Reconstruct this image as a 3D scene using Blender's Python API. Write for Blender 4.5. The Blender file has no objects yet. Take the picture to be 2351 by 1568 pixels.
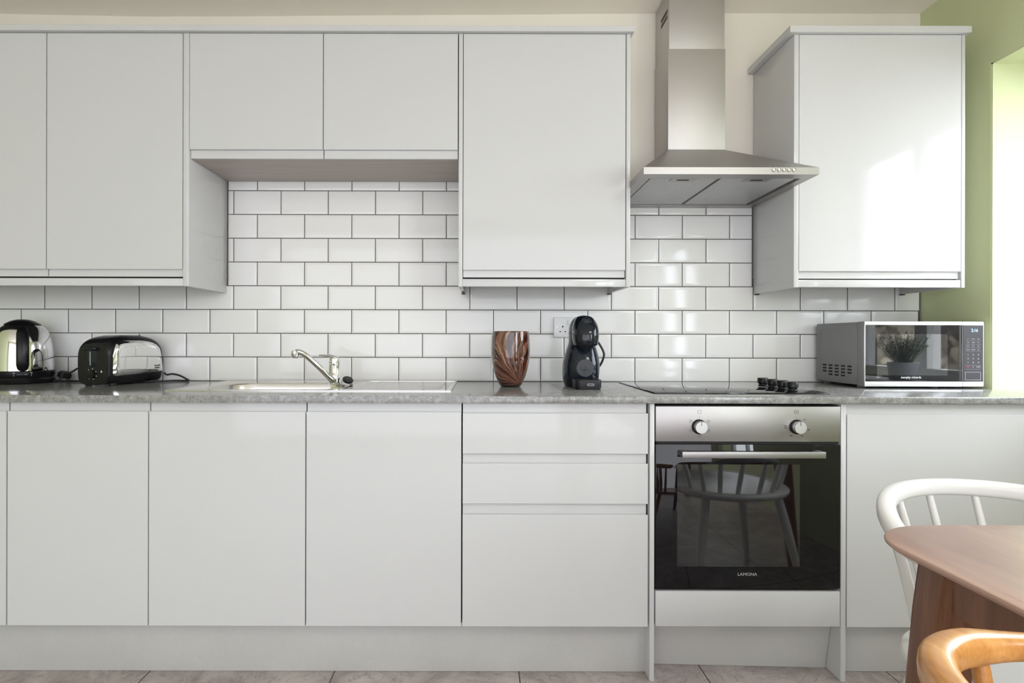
import bpy, bmesh, math, random
from mathutils import Vector, Matrix
random.seed(7)
R = math.radians
PI = math.pi
sc = bpy.context.scene
COL = sc.collection

# ------------------------------------------------------------------ camera model
F = 1245.0; CX = 1108.0; CY = 782.0; ROLL = 0.0022
D0 = 2.327                      # distance camera -> tile face (tile face is y = 0)
CZ = 1.087                      # camera height
ZT = 0.9115                     # worktop top


def X(px, D, py=CY):
    return ((px - CX) + ROLL * (py - CY)) * D / F


def Z(py, D, px=CX):
    return CZ - ((py - CY) - ROLL * (px - CX)) * D / F


def Y(D):
    return D - D0


# ------------------------------------------------------------------ materials
MATS = {}


def new_mat(name):
    m = bpy.data.materials.new(name)
    m.use_nodes = True
    MATS[name] = m
    nt = m.node_tree
    b = nt.nodes.get('Principled BSDF')
    return m, nt, b


def simple(name, col, rough=0.4, metal=0.0, ior=1.5, spec=0.5, coat=0.0, emis=None, estr=0.0, bump=0.0, bscale=60.0):
    m, nt, b = new_mat(name)
    b.inputs['Base Color'].default_value = (*col, 1)
    b.inputs['Roughness'].default_value = rough
    b.inputs['Metallic'].default_value = metal
    b.inputs['IOR'].default_value = ior
    b.inputs['Specular IOR Level'].default_value = spec
    b.inputs['Coat Weight'].default_value = coat
    b.inputs['Coat Roughness'].default_value = 0.03
    if emis:
        b.inputs['Emission Color'].default_value = (*emis, 1)
        b.inputs['Emission Strength'].default_value = estr
    # a faint procedural variation on every surface
    tc = nt.nodes.new('ShaderNodeTexCoord')
    no = nt.nodes.new('ShaderNodeTexNoise')
    no.inputs['Scale'].default_value = bscale
    no.inputs['Detail'].default_value = 3
    nt.links.new(tc.outputs['Object'], no.inputs['Vector'])
    if bump > 0:
        bp = nt.nodes.new('ShaderNodeBump')
        bp.inputs['Strength'].default_value = bump
        bp.inputs['Distance'].default_value = 0.002
        nt.links.new(no.outputs['Fac'], bp.inputs['Height'])
        nt.links.new(bp.outputs['Normal'], b.inputs['Normal'])
    else:
        mx = nt.nodes.new('ShaderNodeMapRange')
        mx.inputs['To Min'].default_value = max(0.0, rough - 0.015)
        mx.inputs['To Max'].default_value = rough + 0.015
        nt.links.new(no.outputs['Fac'], mx.inputs['Value'])
        nt.links.new(mx.outputs['Result'], b.inputs['Roughness'])
    return m


def mottled(name, cols, scale, rough=0.4, detail=6, dist=0.0, stretch=(1, 1, 1), spec=0.5, bump=0.0, fine=None, pos=(0.3, 0.7), metal=0.0):
    """noise driven colour ramp, optional fine speckle"""
    m, nt, b = new_mat(name)
    b.inputs['Roughness'].default_value = rough
    b.inputs['Specular IOR Level'].default_value = spec
    b.inputs['Metallic'].default_value = metal
    tc = nt.nodes.new('ShaderNodeTexCoord')
    mp = nt.nodes.new('ShaderNodeMapping')
    mp.inputs['Scale'].default_value = stretch
    no = nt.nodes.new('ShaderNodeTexNoise')
    no.inputs['Scale'].default_value = scale
    no.inputs['Detail'].default_value = detail
    no.inputs['Distortion'].default_value = dist
    cr = nt.nodes.new('ShaderNodeValToRGB')
    el = cr.color_ramp.elements
    el[0].position, el[1].position = pos
    el[0].color = (*cols[0], 1)
    el[1].color = (*cols[-1], 1)
    for i, c in enumerate(cols[1:-1]):
        e = el.new(pos[0] + (pos[1] - pos[0]) * (i + 1) / (len(cols) - 1))
        e.color = (*c, 1)
    nt.links.new(tc.outputs['Object'], mp.inputs['Vector'])
    nt.links.new(mp.outputs['Vector'], no.inputs['Vector'])
    nt.links.new(no.outputs['Fac'], cr.inputs['Fac'])
    last = cr.outputs['Color']
    if fine:
        fs, famt = fine
        n2 = nt.nodes.new('ShaderNodeTexNoise')
        n2.inputs['Scale'].default_value = fs
        n2.inputs['Detail'].default_value = 4
        nt.links.new(mp.outputs['Vector'], n2.inputs['Vector'])
        mr = nt.nodes.new('ShaderNodeMapRange')
        mr.inputs['From Min'].default_value = 0.3
        mr.inputs['From Max'].default_value = 0.7
        mr.inputs['To Min'].default_value = 1 - famt
        mr.inputs['To Max'].default_value = 1 + famt
        nt.links.new(n2.outputs['Fac'], mr.inputs['Value'])
        mu = nt.nodes.new('ShaderNodeVectorMath')
        mu.operation = 'SCALE'
        nt.links.new(last, mu.inputs[0])
        nt.links.new(mr.outputs['Result'], mu.inputs['Scale'])
        last = mu.outputs['Vector']
    nt.links.new(last, b.inputs['Base Color'])
    if bump > 0:
        bp = nt.nodes.new('ShaderNodeBump')
        bp.inputs['Strength'].default_value = bump
        bp.inputs['Distance'].default_value = 0.003
        nt.links.new(no.outputs['Fac'], bp.inputs['Height'])
        nt.links.new(bp.outputs['Normal'], b.inputs['Normal'])
    return m


def brushed(name, col, rough, streak=(3, 400, 400), amt=0.05, bump=0.0):
    m, nt, b = new_mat(name)
    b.inputs['Base Color'].default_value = (*col, 1)
    b.inputs['Metallic'].default_value = 1.0
    tc = nt.nodes.new('ShaderNodeTexCoord')
    mp = nt.nodes.new('ShaderNodeMapping')
    mp.inputs['Scale'].default_value = streak
    no = nt.nodes.new('ShaderNodeTexNoise')
    no.inputs['Scale'].default_value = 1.0
    no.inputs['Detail'].default_value = 3
    mr = nt.nodes.new('ShaderNodeMapRange')
    mr.inputs['To Min'].default_value = rough - amt
    mr.inputs['To Max'].default_value = rough + amt
    nt.links.new(tc.outputs['Object'], mp.inputs['Vector'])
    nt.links.new(mp.outputs['Vector'], no.inputs['Vector'])
    nt.links.new(no.outputs['Fac'], mr.inputs['Value'])
    nt.links.new(mr.outputs['Result'], b.inputs['Roughness'])
    if bump:
        bp = nt.nodes.new('ShaderNodeBump')
        bp.inputs['Strength'].default_value = bump
        bp.inputs['Distance'].default_value = 0.001
        nt.links.new(no.outputs['Fac'], bp.inputs['Height'])
        nt.links.new(bp.outputs['Normal'], b.inputs['Normal'])
    return m


CABC = (0.60, 0.60, 0.605)
M_cab = simple('gloss_light_grey', CABC, 0.07, spec=0.32, bscale=3)
M_carc = simple('carcass_gap_shade', (0.035, 0.035, 0.036), 0.7, spec=0.2)  # carcass coloured near-black so the door gaps read as shaded
M_gap = simple('gap_black', (0.01, 0.01, 0.01), 0.8)
M_plinth = mottled('plinth_grey', [(0.50, 0.495, 0.48), (0.54, 0.535, 0.525)], 4, 0.32, fine=(120, 0.02))
M_taupe = mottled('taupe_board', [(0.40, 0.345, 0.315), (0.47, 0.41, 0.38)], 3, 0.45, stretch=(1, 14, 14), fine=(60, 0.06))
M_cream = mottled('cream_paint', [(0.80, 0.75, 0.665), (0.83, 0.785, 0.70)], 2.2, 0.7, bump=0.05)
M_white = simple('white_paint', (0.82, 0.81, 0.80), 0.6, bump=0.03, bscale=40)
M_ceil = simple('ceiling_paint', (0.91, 0.865, 0.79), 0.7, bump=0.03, bscale=40)
M_frieze = simple('frieze_paint', (0.62, 0.59, 0.58), 0.7, bump=0.03, bscale=40)
M_green = mottled('green_paint', [(0.58, 0.625, 0.37), (0.61, 0.655, 0.40)], 2, 0.65, bump=0.08)
M_jamb = mottled('pale_green_paint', [(0.80, 0.83, 0.62), (0.84, 0.86, 0.68)], 2, 0.6, bump=0.05)
M_tile = simple('white_glaze', (0.80, 0.795, 0.79), 0.09, spec=0.4, bscale=9)
M_grout = mottled('dark_grout', [(0.07, 0.065, 0.063), (0.11, 0.105, 0.10)], 40, 0.9)
M_raw = mottled('raw_plaster', [(0.10, 0.07, 0.055), (0.30, 0.25, 0.21), (0.45, 0.40, 0.36)], 30, 0.9, detail=8)
M_steel = brushed('brushed_steel', (0.40, 0.385, 0.38), 0.40, (3, 300, 300), amt=0.03)
M_steelv = brushed('chimney_steel', (0.53, 0.51, 0.495), 0.50, (200, 200, 2), amt=0.04)
M_sink = brushed('sink_steel', (0.62, 0.60, 0.57), 0.20, (4, 120, 120), amt=0.06)
M_drain = brushed('drainer_steel', (0.70, 0.69, 0.68), 0.10, (4, 120, 120), amt=0.03)
M_chrome = simple('chrome', (0.80, 0.80, 0.80), 0.06, metal=1.0)
M_mesh = mottled('filter_mesh', [(0.38, 0.38, 0.39), (0.62, 0.62, 0.63)], 420, 0.45, metal=0.7, bump=0.3)
M_black = simple('black_plastic', (0.008, 0.008, 0.009), 0.28, spec=0.28)
M_blackm = simple('matt_black', (0.010, 0.010, 0.012), 0.4, spec=0.3)
M_gloss = simple('gloss_black', (0.007, 0.010, 0.016), 0.06, spec=0.4)
M_navy = simple('gloss_charcoal', (0.009, 0.013, 0.022), 0.05, spec=0.4)
M_dgrey = simple('dark_grey', (0.036, 0.039, 0.044), 0.4, spec=0.35)
M_glassb = simple('black_glass', (0.004, 0.004, 0.005), 0.02, ior=1.48, bscale=2)
M_glassin = simple('inner_black_glass', (0.004, 0.004, 0.006), 0.03, ior=1.95, spec=0.5, bscale=2)
M_hob = simple('hob_glass', (0.004, 0.004, 0.005), 0.03, ior=1.6, bscale=2)
M_silver = simple('silver_paint', (0.82, 0.82, 0.85), 0.25, metal=0.35)
M_mwbody = simple('microwave_grey', (0.235, 0.232, 0.237), 0.42)
M_panel = simple('control_panel', (0.05, 0.048, 0.056), 0.38, spec=0.3)
M_mwglass = simple('microwave_glass', (0.006, 0.006, 0.007), 0.02, ior=1.56, bscale=2)
M_print = simple('grey_print', (0.42, 0.42, 0.44), 0.5)
M_printw = simple('white_print', (0.8, 0.8, 0.8), 0.5)
M_printk = simple('black_print', (0.02, 0.02, 0.02), 0.5)
M_printr = simple('red_print', (0.55, 0.06, 0.10), 0.5)
M_led = simple('blue_digits', (0.3, 0.5, 0.7), 0.5, emis=(0.30, 0.70, 1.0), estr=1.5)
M_socket = simple('white_plastic', (0.78, 0.78, 0.80), 0.25)
M_chairw = simple('white_lacquer', (0.80, 0.79, 0.78), 0.25)
M_rub = simple('rubber', (0.01, 0.01, 0.012), 0.55)
M_upvc = simple('window_white', (0.80, 0.80, 0.80), 0.3)
M_pot = simple('grey_pot', (0.34, 0.36, 0.40), 0.5)
M_leaf = mottled('leaf_green', [(0.02, 0.06, 0.03), (0.07, 0.14, 0.06)], 30, 0.5)
M_soil = mottled('soil', [(0.02, 0.015, 0.01), (0.06, 0.04, 0.03)], 60, 0.95)
M_curt = mottled('curtain_cloth', [(0.62, 0.60, 0.56), (0.70, 0.68, 0.64)], 20, 0.9, stretch=(6, 6, 1))
M_glow = simple('wall_lamp_glass', (0.8, 0.8, 0.8), 0.5)


def mat_worktop():
    return mottled('concrete_laminate', [(0.19, 0.188, 0.183), (0.25, 0.247, 0.24), (0.34, 0.336, 0.328)], 60, 0.15, detail=9,
                   dist=0.5, fine=(210, 0.22), pos=(0.30, 0.72), spec=0.6)


M_work = mat_worktop()


def mat_wood(name, c0, c1, c2, axis=1, rough=0.28, scale=6.0):
    st = [18, 18, 18]
    st[axis] = 1.6
    return mottled(name, [c0, c1, c2], scale / 6.0, rough, detail=7, dist=0.9, stretch=tuple(st), fine=(9, 0.10), pos=(0.28, 0.74))


M_walnut_glare = mat_wood('walnut', (0.25, 0.112, 0.064), (0.345, 0.168, 0.10), (0.43, 0.225, 0.14), axis=1, rough=0.46)  # tabletop wood lightened, so its colour carries part of the window glare
for _n in M_walnut_glare.node_tree.nodes:
    if _n.type == 'BSDF_PRINCIPLED':
        _n.inputs['Coat Weight'].default_value = 1.0
        _n.inputs['Coat IOR'].default_value = 2.1
        _n.inputs['Coat Roughness'].default_value = 0.36
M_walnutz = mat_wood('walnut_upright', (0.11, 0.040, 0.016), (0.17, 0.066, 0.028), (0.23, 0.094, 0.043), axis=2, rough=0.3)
M_honey = mat_wood('honey_wood', (0.46, 0.20, 0.052), (0.56, 0.26, 0.075), (0.65, 0.34, 0.115), axis=0, rough=0.25)


def mat_floor():
    m, nt, b = new_mat('slate_tile_floor')
    b.inputs['Roughness'].default_value = 0.42
    tc = nt.nodes.new('ShaderNodeTexCoord')
    n1 = nt.nodes.new('ShaderNodeTexNoise')
    n1.inputs['Scale'].default_value = 5.0
    n1.inputs['Detail'].default_value = 10
    n1.inputs['Roughness'].default_value = 0.65
    n1.inputs['Distortion'].default_value = 1.4
    cr = nt.nodes.new('ShaderNodeValToRGB')
    e = cr.color_ramp.elements
    e[0].position = 0.28; e[0].color = (0.235, 0.20, 0.187, 1)
    e[1].position = 0.75; e[1].color = (0.57, 0.515, 0.495, 1)
    k = e.new(0.5); k.color = (0.39, 0.34, 0.325, 1)
    # pale veins
    n2 = nt.nodes.new('ShaderNodeTexNoise')
    n2.inputs['Scale'].default_value = 7.0
    n2.inputs['Detail'].default_value = 6
    n2.inputs['Distortion'].default_value = 2.5
    ab = nt.nodes.new('ShaderNodeMath'); ab.operation = 'SUBTRACT'; ab.inputs[1].default_value = 0.5
    a2 = nt.nodes.new('ShaderNodeMath'); a2.operation = 'ABSOLUTE'
    mr = nt.nodes.new('ShaderNodeMapRange')
    mr.inputs['From Max'].default_value = 0.018
    mr.inputs['To Min'].default_value = 0.45
    mr.inputs['To Max'].default_value = 0.0
    mx = nt.nodes.new('ShaderNodeMix'); mx.data_type = 'RGBA'
    mx.inputs['B'].default_value = (0.13, 0.10, 0.09, 1)
    L = nt.links.new
    L(tc.outputs['Object'], n1.inputs['Vector'])
    L(tc.outputs['Object'], n2.inputs['Vector'])
    L(n1.outputs['Fac'], cr.inputs['Fac'])
    L(n2.outputs['Fac'], ab.inputs[0]); L(ab.outputs[0], a2.inputs[0]); L(a2.outputs[0], mr.inputs['Value'])
    L(mr.outputs['Result'], mx.inputs['Factor'])
    L(cr.outputs['Color'], mx.inputs['A'])
    # grout lines between the 0.605 m tiles
    sx = nt.nodes.new('ShaderNodeSeparateXYZ')
    L(tc.outputs['Object'], sx.inputs[0])

    def line(out, off):
        a = nt.nodes.new('ShaderNodeMath'); a.operation = 'SUBTRACT'; a.inputs[1].default_value = off
        p = nt.nodes.new('ShaderNodeMath'); p.operation = 'PINGPONG'; p.inputs[1].default_value = 0.3025
        c = nt.nodes.new('ShaderNodeMath'); c.operation = 'LESS_THAN'; c.inputs[1].default_value = 0.0022
        L(out, a.inputs[0]); L(a.outputs[0], p.inputs[0]); L(p.outputs[0], c.inputs[0])
        return c.outputs[0]
    lx = line(sx.outputs['X'], 0.1215)
    ly = line(sx.outputs['Y'], -0.30)
    mxx = nt.nodes.new('ShaderNodeMath'); mxx.operation = 'MAXIMUM'
    L(lx, mxx.inputs[0]); L(ly, mxx.inputs[1])
    m2 = nt.nodes.new('ShaderNodeMix'); m2.data_type = 'RGBA'
    m2.inputs['B'].default_value = (0.06, 0.05, 0.045, 1)
    L(mxx.outputs[0], m2.inputs['Factor'])
    L(mx.outputs['Result'], m2.inputs['A'])
    L(m2.outputs['Result'], b.inputs['Base Color'])
    bp = nt.nodes.new('ShaderNodeBump'); bp.inputs['Strength'].default_value = 0.25; bp.inputs['Distance'].default_value = 0.004
    L(n1.outputs['Fac'], bp.inputs['Height']); L(bp.outputs['Normal'], b.inputs['Normal'])
    return m


M_floor = mat_floor()


def mat_vase():
    m, nt, b = new_mat('swirled_glass')
    b.inputs['Roughness'].default_value = 0.08
    b.inputs['Coat Weight'].default_value = 0.6
    L = nt.links.new
    tc = nt.nodes.new('ShaderNodeTexCoord')
    sx = nt.nodes.new('ShaderNodeSeparateXYZ')
    L(tc.outputs['Object'], sx.inputs[0])

    def mth(op, a, bb=None):
        n = nt.nodes.new('ShaderNodeMath'); n.operation = op
        for i, v in enumerate((a, bb)):
            if v is None:
                continue
            if isinstance(v, (int, float)):
                n.inputs[i].default_value = v
            else:
                L(v, n.inputs[i])
        return n.outputs[0]
    # bands of dark and tan glass fan out from a gather near the foot
    dx = mth('SUBTRACT', sx.outputs['X'], 0.032)
    dz = mth('ADD', sx.outputs['Z'], -0.016)
    r2 = mth('ADD', mth('MULTIPLY', dz, dz), mth('MULTIPLY', dx, dx))
    rr = mth('SQRT', r2)
    bend = mth('MULTIPLY', mth('SINE', mth('MULTIPLY', rr, 17.0)), 0.42)
    ang = mth('ARCTAN2', dx, mth('ADD', dz, 0.004))
    n1 = nt.nodes.new('ShaderNodeTexNoise')
    n1.inputs['Scale'].default_value = 11.0
    n1.inputs['Detail'].default_value = 2
    L(tc.outputs['Object'], n1.inputs['Vector'])
    a2 = mth('ADD', mth('MULTIPLY', ang, 1.9), mth('MULTIPLY', n1.outputs['Fac'], 0.75))
    a3 = mth('ADD', a2, bend)
    cmb = nt.nodes.new('ShaderNodeCombineXYZ')
    L(mth('MULTIPLY', a3, 4.6), cmb.inputs['X'])
    L(mth('MULTIPLY', rr, 1.5), cmb.inputs['Y'])
    n2 = nt.nodes.new('ShaderNodeTexNoise')
    n2.inputs['Scale'].default_value = 1.25
    n2.inputs['Detail'].default_value = 5
    n2.inputs['Roughness'].default_value = 0.62
    L(cmb.outputs[0], n2.inputs['Vector'])
    cr = nt.nodes.new('ShaderNodeValToRGB')
    e = cr.color_ramp.elements
    e[0].position = 0.36; e[0].color = (0.006, 0.004, 0.004, 1)
    e[1].position = 0.70; e[1].color = (0.48, 0.29, 0.22, 1)
    for p, c in ((0.43, (0.012, 0.006, 0.005, 1)), (0.46, (0.10, 0.030, 0.018, 1)), (0.51, (0.05, 0.016, 0.011, 1)),
                 (0.545, (0.27, 0.125, 0.08, 1)), (0.58, (0.10, 0.03, 0.02, 1)), (0.62, (0.38, 0.20, 0.14, 1))):
        k = e.new(p); k.color = c
    L(n2.outputs['Fac'], cr.inputs['Fac'])
    ft = nt.nodes.new('ShaderNodeMapRange')
    ft.inputs['From Min'].default_value = 0.010
    ft.inputs['From Max'].default_value = 0.026
    L(mth('ADD', sx.outputs['Z'], mth('MULTIPLY', n1.outputs['Fac'], 0.012)), ft.inputs['Value'])
    mx = nt.nodes.new('ShaderNodeMix'); mx.data_type = 'RGBA'
    mx.inputs['A'].default_value = (0.005, 0.004, 0.004, 1)
    L(ft.outputs['Result'], mx.inputs['Factor'])
    L(cr.outputs['Color'], mx.inputs['B'])
    L(mx.outputs['Result'], b.inputs['Base Color'])
    return m


M_vase = mat_vase()


def mat_stone():
    m, nt, b = new_mat('rubble_stone')
    L = nt.links.new
    b.inputs['Roughness'].default_value = 0.9
    tc = nt.nodes.new('ShaderNodeTexCoord')
    mp = nt.nodes.new('ShaderNodeMapping'); mp.inputs['Scale'].default_value = (1, 3.2, 7)
    vo = nt.nodes.new('ShaderNodeTexVoronoi'); vo.inputs['Scale'].default_value = 1.6
    no = nt.nodes.new('ShaderNodeTexNoise'); no.inputs['Scale'].default_value = 9; no.inputs['Detail'].default_value = 8
    cr = nt.nodes.new('ShaderNodeValToRGB')
    e = cr.color_ramp.elements
    e[0].position = 0.38; e[0].color = (0.07, 0.05, 0.035, 1)
    e[1].position = 0.66; e[1].color = (0.50, 0.43, 0.34, 1)
    mx = nt.nodes.new('ShaderNodeMix'); mx.data_type = 'FLOAT'; mx.inputs['Factor'].default_value = 0.5
    L(tc.outputs['Object'], mp.inputs[0]); L(mp.outputs[0], vo.inputs['Vector']); L(tc.outputs['Object'], no.inputs['Vector'])
    L(vo.outputs['Color'], mx.inputs['A']); L(no.outputs['Fac'], mx.inputs['B'])
    L(mx.outputs['Result'], cr.inputs['Fac']); L(cr.outputs['Color'], b.inputs['Base Color'])
    return m


M_stone = mat_stone()
M_hedge = mottled('hedge_twigs', [(0.05, 0.06, 0.03), (0.20, 0.19, 0.12)], 30, 0.9)

# window glass: clear pane that still glints
M_pane, _nt, _b = new_mat('window_glass')
_b.inputs['Base Color'].default_value = (1, 1, 1, 1)
_b.inputs['Roughness'].default_value = 0.0
_tr = _nt.nodes.new('ShaderNodeBsdfTransparent')
_gl = _nt.nodes.new('ShaderNodeBsdfGlossy'); _gl.inputs['Roughness'].default_value = 0.0
_fr = _nt.nodes.new('ShaderNodeValue'); _fr.outputs[0].default_value = 0.05
_ms = _nt.nodes.new('ShaderNodeMixShader')
_nt.links.new(_fr.outputs[0], _ms.inputs[0]); _nt.links.new(_tr.outputs[0], _ms.inputs[1]); _nt.links.new(_gl.outputs[0], _ms.inputs[2])
_nt.links.new(_ms.outputs[0], _nt.nodes['Material Output'].inputs['Surface'])


# ------------------------------------------------------------------ mesh helpers
def BM():
    return bmesh.new()


def box(bm, x0, x1, y0, y1, z0, z1, bev=0.0, seg=2):
    vs = [bm.verts.new((x, y, z)) for x in (x0, x1) for y in (y0, y1) for z in (z0, z1)]
    fs = [(0, 1, 3, 2), (4, 6, 7, 5), (0, 4, 5, 1), (2, 3, 7, 6), (0, 2, 6, 4), (1, 5, 7, 3)]
    faces = [bm.faces.new([vs[i] for i in f]) for f in fs]
    if bev > 0:
        es = list({e for f in faces for e in f.edges})
        bmesh.ops.bevel(bm, geom=es, offset=bev, segments=seg, profile=0.5, affect='EDGES')
    return bm


def prism(bm, pts, axis, a0, a1):
    def v(p, a):
        if axis == 'x':
            return (a, p[0], p[1])
        if axis == 'y':
            return (p[0], a, p[1])
        return (p[0], p[1], a)
    A = [bm.verts.new(v(p, a0)) for p in pts]
    B = [bm.verts.new(v(p, a1)) for p in pts]
    n = len(pts)
    bm.faces.new(A)
    bm.faces.new(B[::-1])
    for i in range(n):
        bm.faces.new((A[i], B[i], B[(i + 1) % n], A[(i + 1) % n]))
    return bm


def loft(bm, rings, cap=True, closed=True):
    rows = [[bm.verts.new(p) for p in r] for r in rings]
    n = len(rows[0])
    for a, b in zip(rows, rows[1:]):
        for i in range(n if closed else n - 1):
            j = (i + 1) % n
            bm.faces.new((a[i], a[j], b[j], b[i]))
    if cap and closed:
        bm.faces.new(rows[0][::-1])
        bm.faces.new(rows[-1])
    return bm


def lathe(bm, prof, c=(0, 0, 0), n=40, cap=True):
    rings = []
    for r, z in prof:
        rings.append([(c[0] + r * math.cos(2 * PI * i / n), c[1] + r * math.sin(2 * PI * i / n), c[2] + z) for i in range(n)])
    return loft(bm, rings, cap)


def tube(bm, pts, rad, n=10, sx=1.0, sy=1.0, up=None, cap=True):
    pts = [Vector(p) for p in pts]
    m = len(pts)
    if not hasattr(rad, '__len__'):
        rad = [rad] * m
    tang = []
    for i in range(m):
        a = pts[max(i - 1, 0)]; b = pts[min(i + 1, m - 1)]
        tang.append((b - a).normalized())
    ref = Vector(up) if up else (Vector((0, 0, 1)) if abs(tang[0].z) < 0.9 else Vector((1, 0, 0)))
    rings = []
    nrm = None
    for i in range(m):
        t = tang[i]
        if up or nrm is None:
            s = t.cross(ref)
            if s.length < 1e-6:
                s = t.cross(Vector((0, 1, 0)))
            s.normalize()
        else:
            s = nrm - t * nrm.dot(t)
            s.normalize()
        nrm = s
        w = s.cross(t).normalized()
        r = rad[i]
        rings.append([pts[i] + s * (r * sx * math.cos(2 * PI * k / n)) + w * (r * sy * math.sin(2 * PI * k / n)) for k in range(n)])
    return loft(bm, rings, cap)


def spline(pts, sub=8):
    """Catmull-Rom through the points"""
    P = [Vector(p) for p in pts]
    P = [P[0] * 2 - P[1]] + P + [P[-1] * 2 - P[-2]]
    out = []
    for i in range(1, len(P) - 2):
        for k in range(sub):
            t = k / sub
            a, b, c, d = P[i - 1], P[i], P[i + 1], P[i + 2]
            out.append(0.5 * ((2 * b) + (c - a) * t + (2 * a - 5 * b + 4 * c - d) * t * t + (3 * b - a - 3 * c + d) * t ** 3))
    out.append(P[-2])
    return out


def rrect(x0, x1, y0, y1, r, n=6):
    pts = []
    for cx, cy, a0 in ((x1 - r, y1 - r, 0), (x0 + r, y1 - r, 90), (x0 + r, y0 + r, 180), (x1 - r, y0 + r, 270)):
        for k in range(n + 1):
            a = R(a0 + 90 * k / n)
            pts.append((cx + r * math.cos(a), cy + r * math.sin(a)))
    return pts


def plate_with_hole(bm, xs, ys, z0, z1, skip):
    """grid plate, cells (i, j) in skip left out"""
    V = {}

    def v(i, j, z):
        k = (i, j, z)
        if k not in V:
            V[k] = bm.verts.new((xs[i], ys[j], z))
        return V[k]
    nx, ny = len(xs) - 1, len(ys) - 1
    full = {(i, j) for i in range(nx) for j in range(ny)} - set(skip)
    for i, j in full:
        bm.faces.new((v(i, j, z1), v(i + 1, j, z1), v(i + 1, j + 1, z1), v(i, j + 1, z1)))
        bm.faces.new((v(i, j, z0), v(i, j + 1, z0), v(i + 1, j + 1, z0), v(i + 1, j, z0)))
        for di, dj, a, b in ((-1, 0, (i, j), (i, j + 1)), (1, 0, (i + 1, j), (i + 1, j + 1)), (0, -1, (i, j), (i + 1, j)), (0, 1, (i, j + 1), (i + 1, j + 1))):
            if (i + di, j + dj) not in full:
                bm.faces.new((v(*a, z0), v(*b, z0), v(*b, z1), v(*a, z1)))
    return bm


ROOTM = {}


def link(o):
    COL.objects.link(o)
    return o


def mesh_from(bm, name, mats, ang=35):
    bmesh.ops.recalc_face_normals(bm, faces=bm.faces)
    me = bpy.data.meshes.new(name)
    bm.to_mesh(me)
    bm.free()
    for p in me.polygons:
        p.use_smooth = True
    me.set_sharp_from_angle(angle=R(ang))
    for m in (mats if isinstance(mats, (list, tuple)) else [mats]):
        me.materials.append(m)
    return me


def obj(name, bm, mat, parent=None, local=False, ang=35):
    me = mesh_from(bm, name, mat, ang)
    o = bpy.data.objects.new(name, me)
    link(o)
    if parent is not None:
        o.parent = parent
        ROOTM[o] = ROOTM[parent]
        if not local:
            me.transform(ROOTM[parent].inverted())
    return o


def tag(o, label, cat, group=None):
    o['label'] = label
    o['category'] = cat
    if group:
        o['group'] = group
    ROOTM.setdefault(o, Matrix.Identity(4))
    return o


def thing(name, label, cat, loc=(0, 0, 0), rz=0.0, group=None):
    o = bpy.data.objects.new(name, None)
    o.empty_display_size = 0.05
    link(o)
    o.location = loc
    o.rotation_euler = (0, 0, rz)
    ROOTM[o] = Matrix.Translation(loc) @ Matrix.Rotation(rz, 4, 'Z')
    return tag(o, label, cat, group)


def struct(name, bm, mat, ang=35):
    o = obj(name, bm, mat, None, ang=ang)
    o['kind'] = 'structure'
    ROOTM[o] = Matrix.Identity(4)
    return o


def text_bm(bm, s, size, M, ext=0.0003, sx=1.0):
    """text laid in the local XY plane, centred, sent through matrix M"""
    cu = bpy.data.curves.new('t', 'FONT')
    cu.body = s
    cu.size = size
    cu.align_x = 'CENTER'
    cu.align_y = 'CENTER'
    cu.extrude = ext
    cu.resolution_u = 3
    o = bpy.data.objects.new('t', cu)
    link(o)
    dg = bpy.context.evaluated_depsgraph_get()
    me = bpy.data.meshes.new_from_object(o.evaluated_get(dg))
    bpy.data.objects.remove(o)
    bpy.data.curves.remove(cu)
    me.transform(M @ Matrix.Diagonal((sx, 1, 1, 1)))
    bm.from_mesh(me)
    bpy.data.meshes.remove(me)
    return bm


def front_M(x, y, z, tilt=0.0):
    """matrix for writing on a face that looks toward -Y"""
    return Matrix.Translation((x, y, z)) @ Matrix.Rotation(R(90) + tilt, 4, 'X')


# ================================================================== THE SETTING
XL, XR, YB, ZC = -3.0, 1.8785, -4.5, Z(29.5, D0, 1400)
WX = XR + 0.003                                  # plane of the right wall
# right window opening
WY0, WY1, WZ0, WZ1 = Y(0.94), Y(2.01), 0.9025, 2.12
WT = 0.34
W2A, W2B, W2Z0, W2Z1 = -4.05, -2.55, 0.75, 2.15       # second window of the right wall, behind the camera

bm = BM(); box(bm, XL - 0.1, XR + 0.45, 0.008, 0.2, -0.1, ZC + 0.1)
struct('wall_back', bm, M_cream)
# the old ceiling sags a little, so its junction with the wall wanders
zc = lambda px, py: Z(py, D0, px)
xs = [XL - 0.1, X(0, D0), X(330, D0), X(560, D0), X(800, D0), X(1100, D0), X(1400, D0), X(1700, D0), X(2110, D0), WX + WT]
zs = [zc(0, 28), zc(0, 29), zc(330, 35.5), zc(560, 35), zc(800, 33), zc(1100, 31.5), zc(1400, 29), zc(1700, 28), zc(2110, 29), zc(2110, 29)]
bm = BM()
prism(bm, list(zip(xs, zs)) + [(WX + WT, ZC + 0.15), (XL - 0.1, ZC + 0.15)], 'y', YB - 0.1, 0.0075)
struct('ceiling', bm, M_ceil, ang=5)
bm = BM(); box(bm, XL - 0.1, WX + WT + 0.4, YB - 0.1, 0.2, -0.1, 0.0)
struct('floor', bm, M_floor)
bm = BM(); box(bm, XL - 0.1, XL, YB - 0.1, 0.2, -0.1, ZC + 0.1)
struct('wall_left', bm, M_green)
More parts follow.
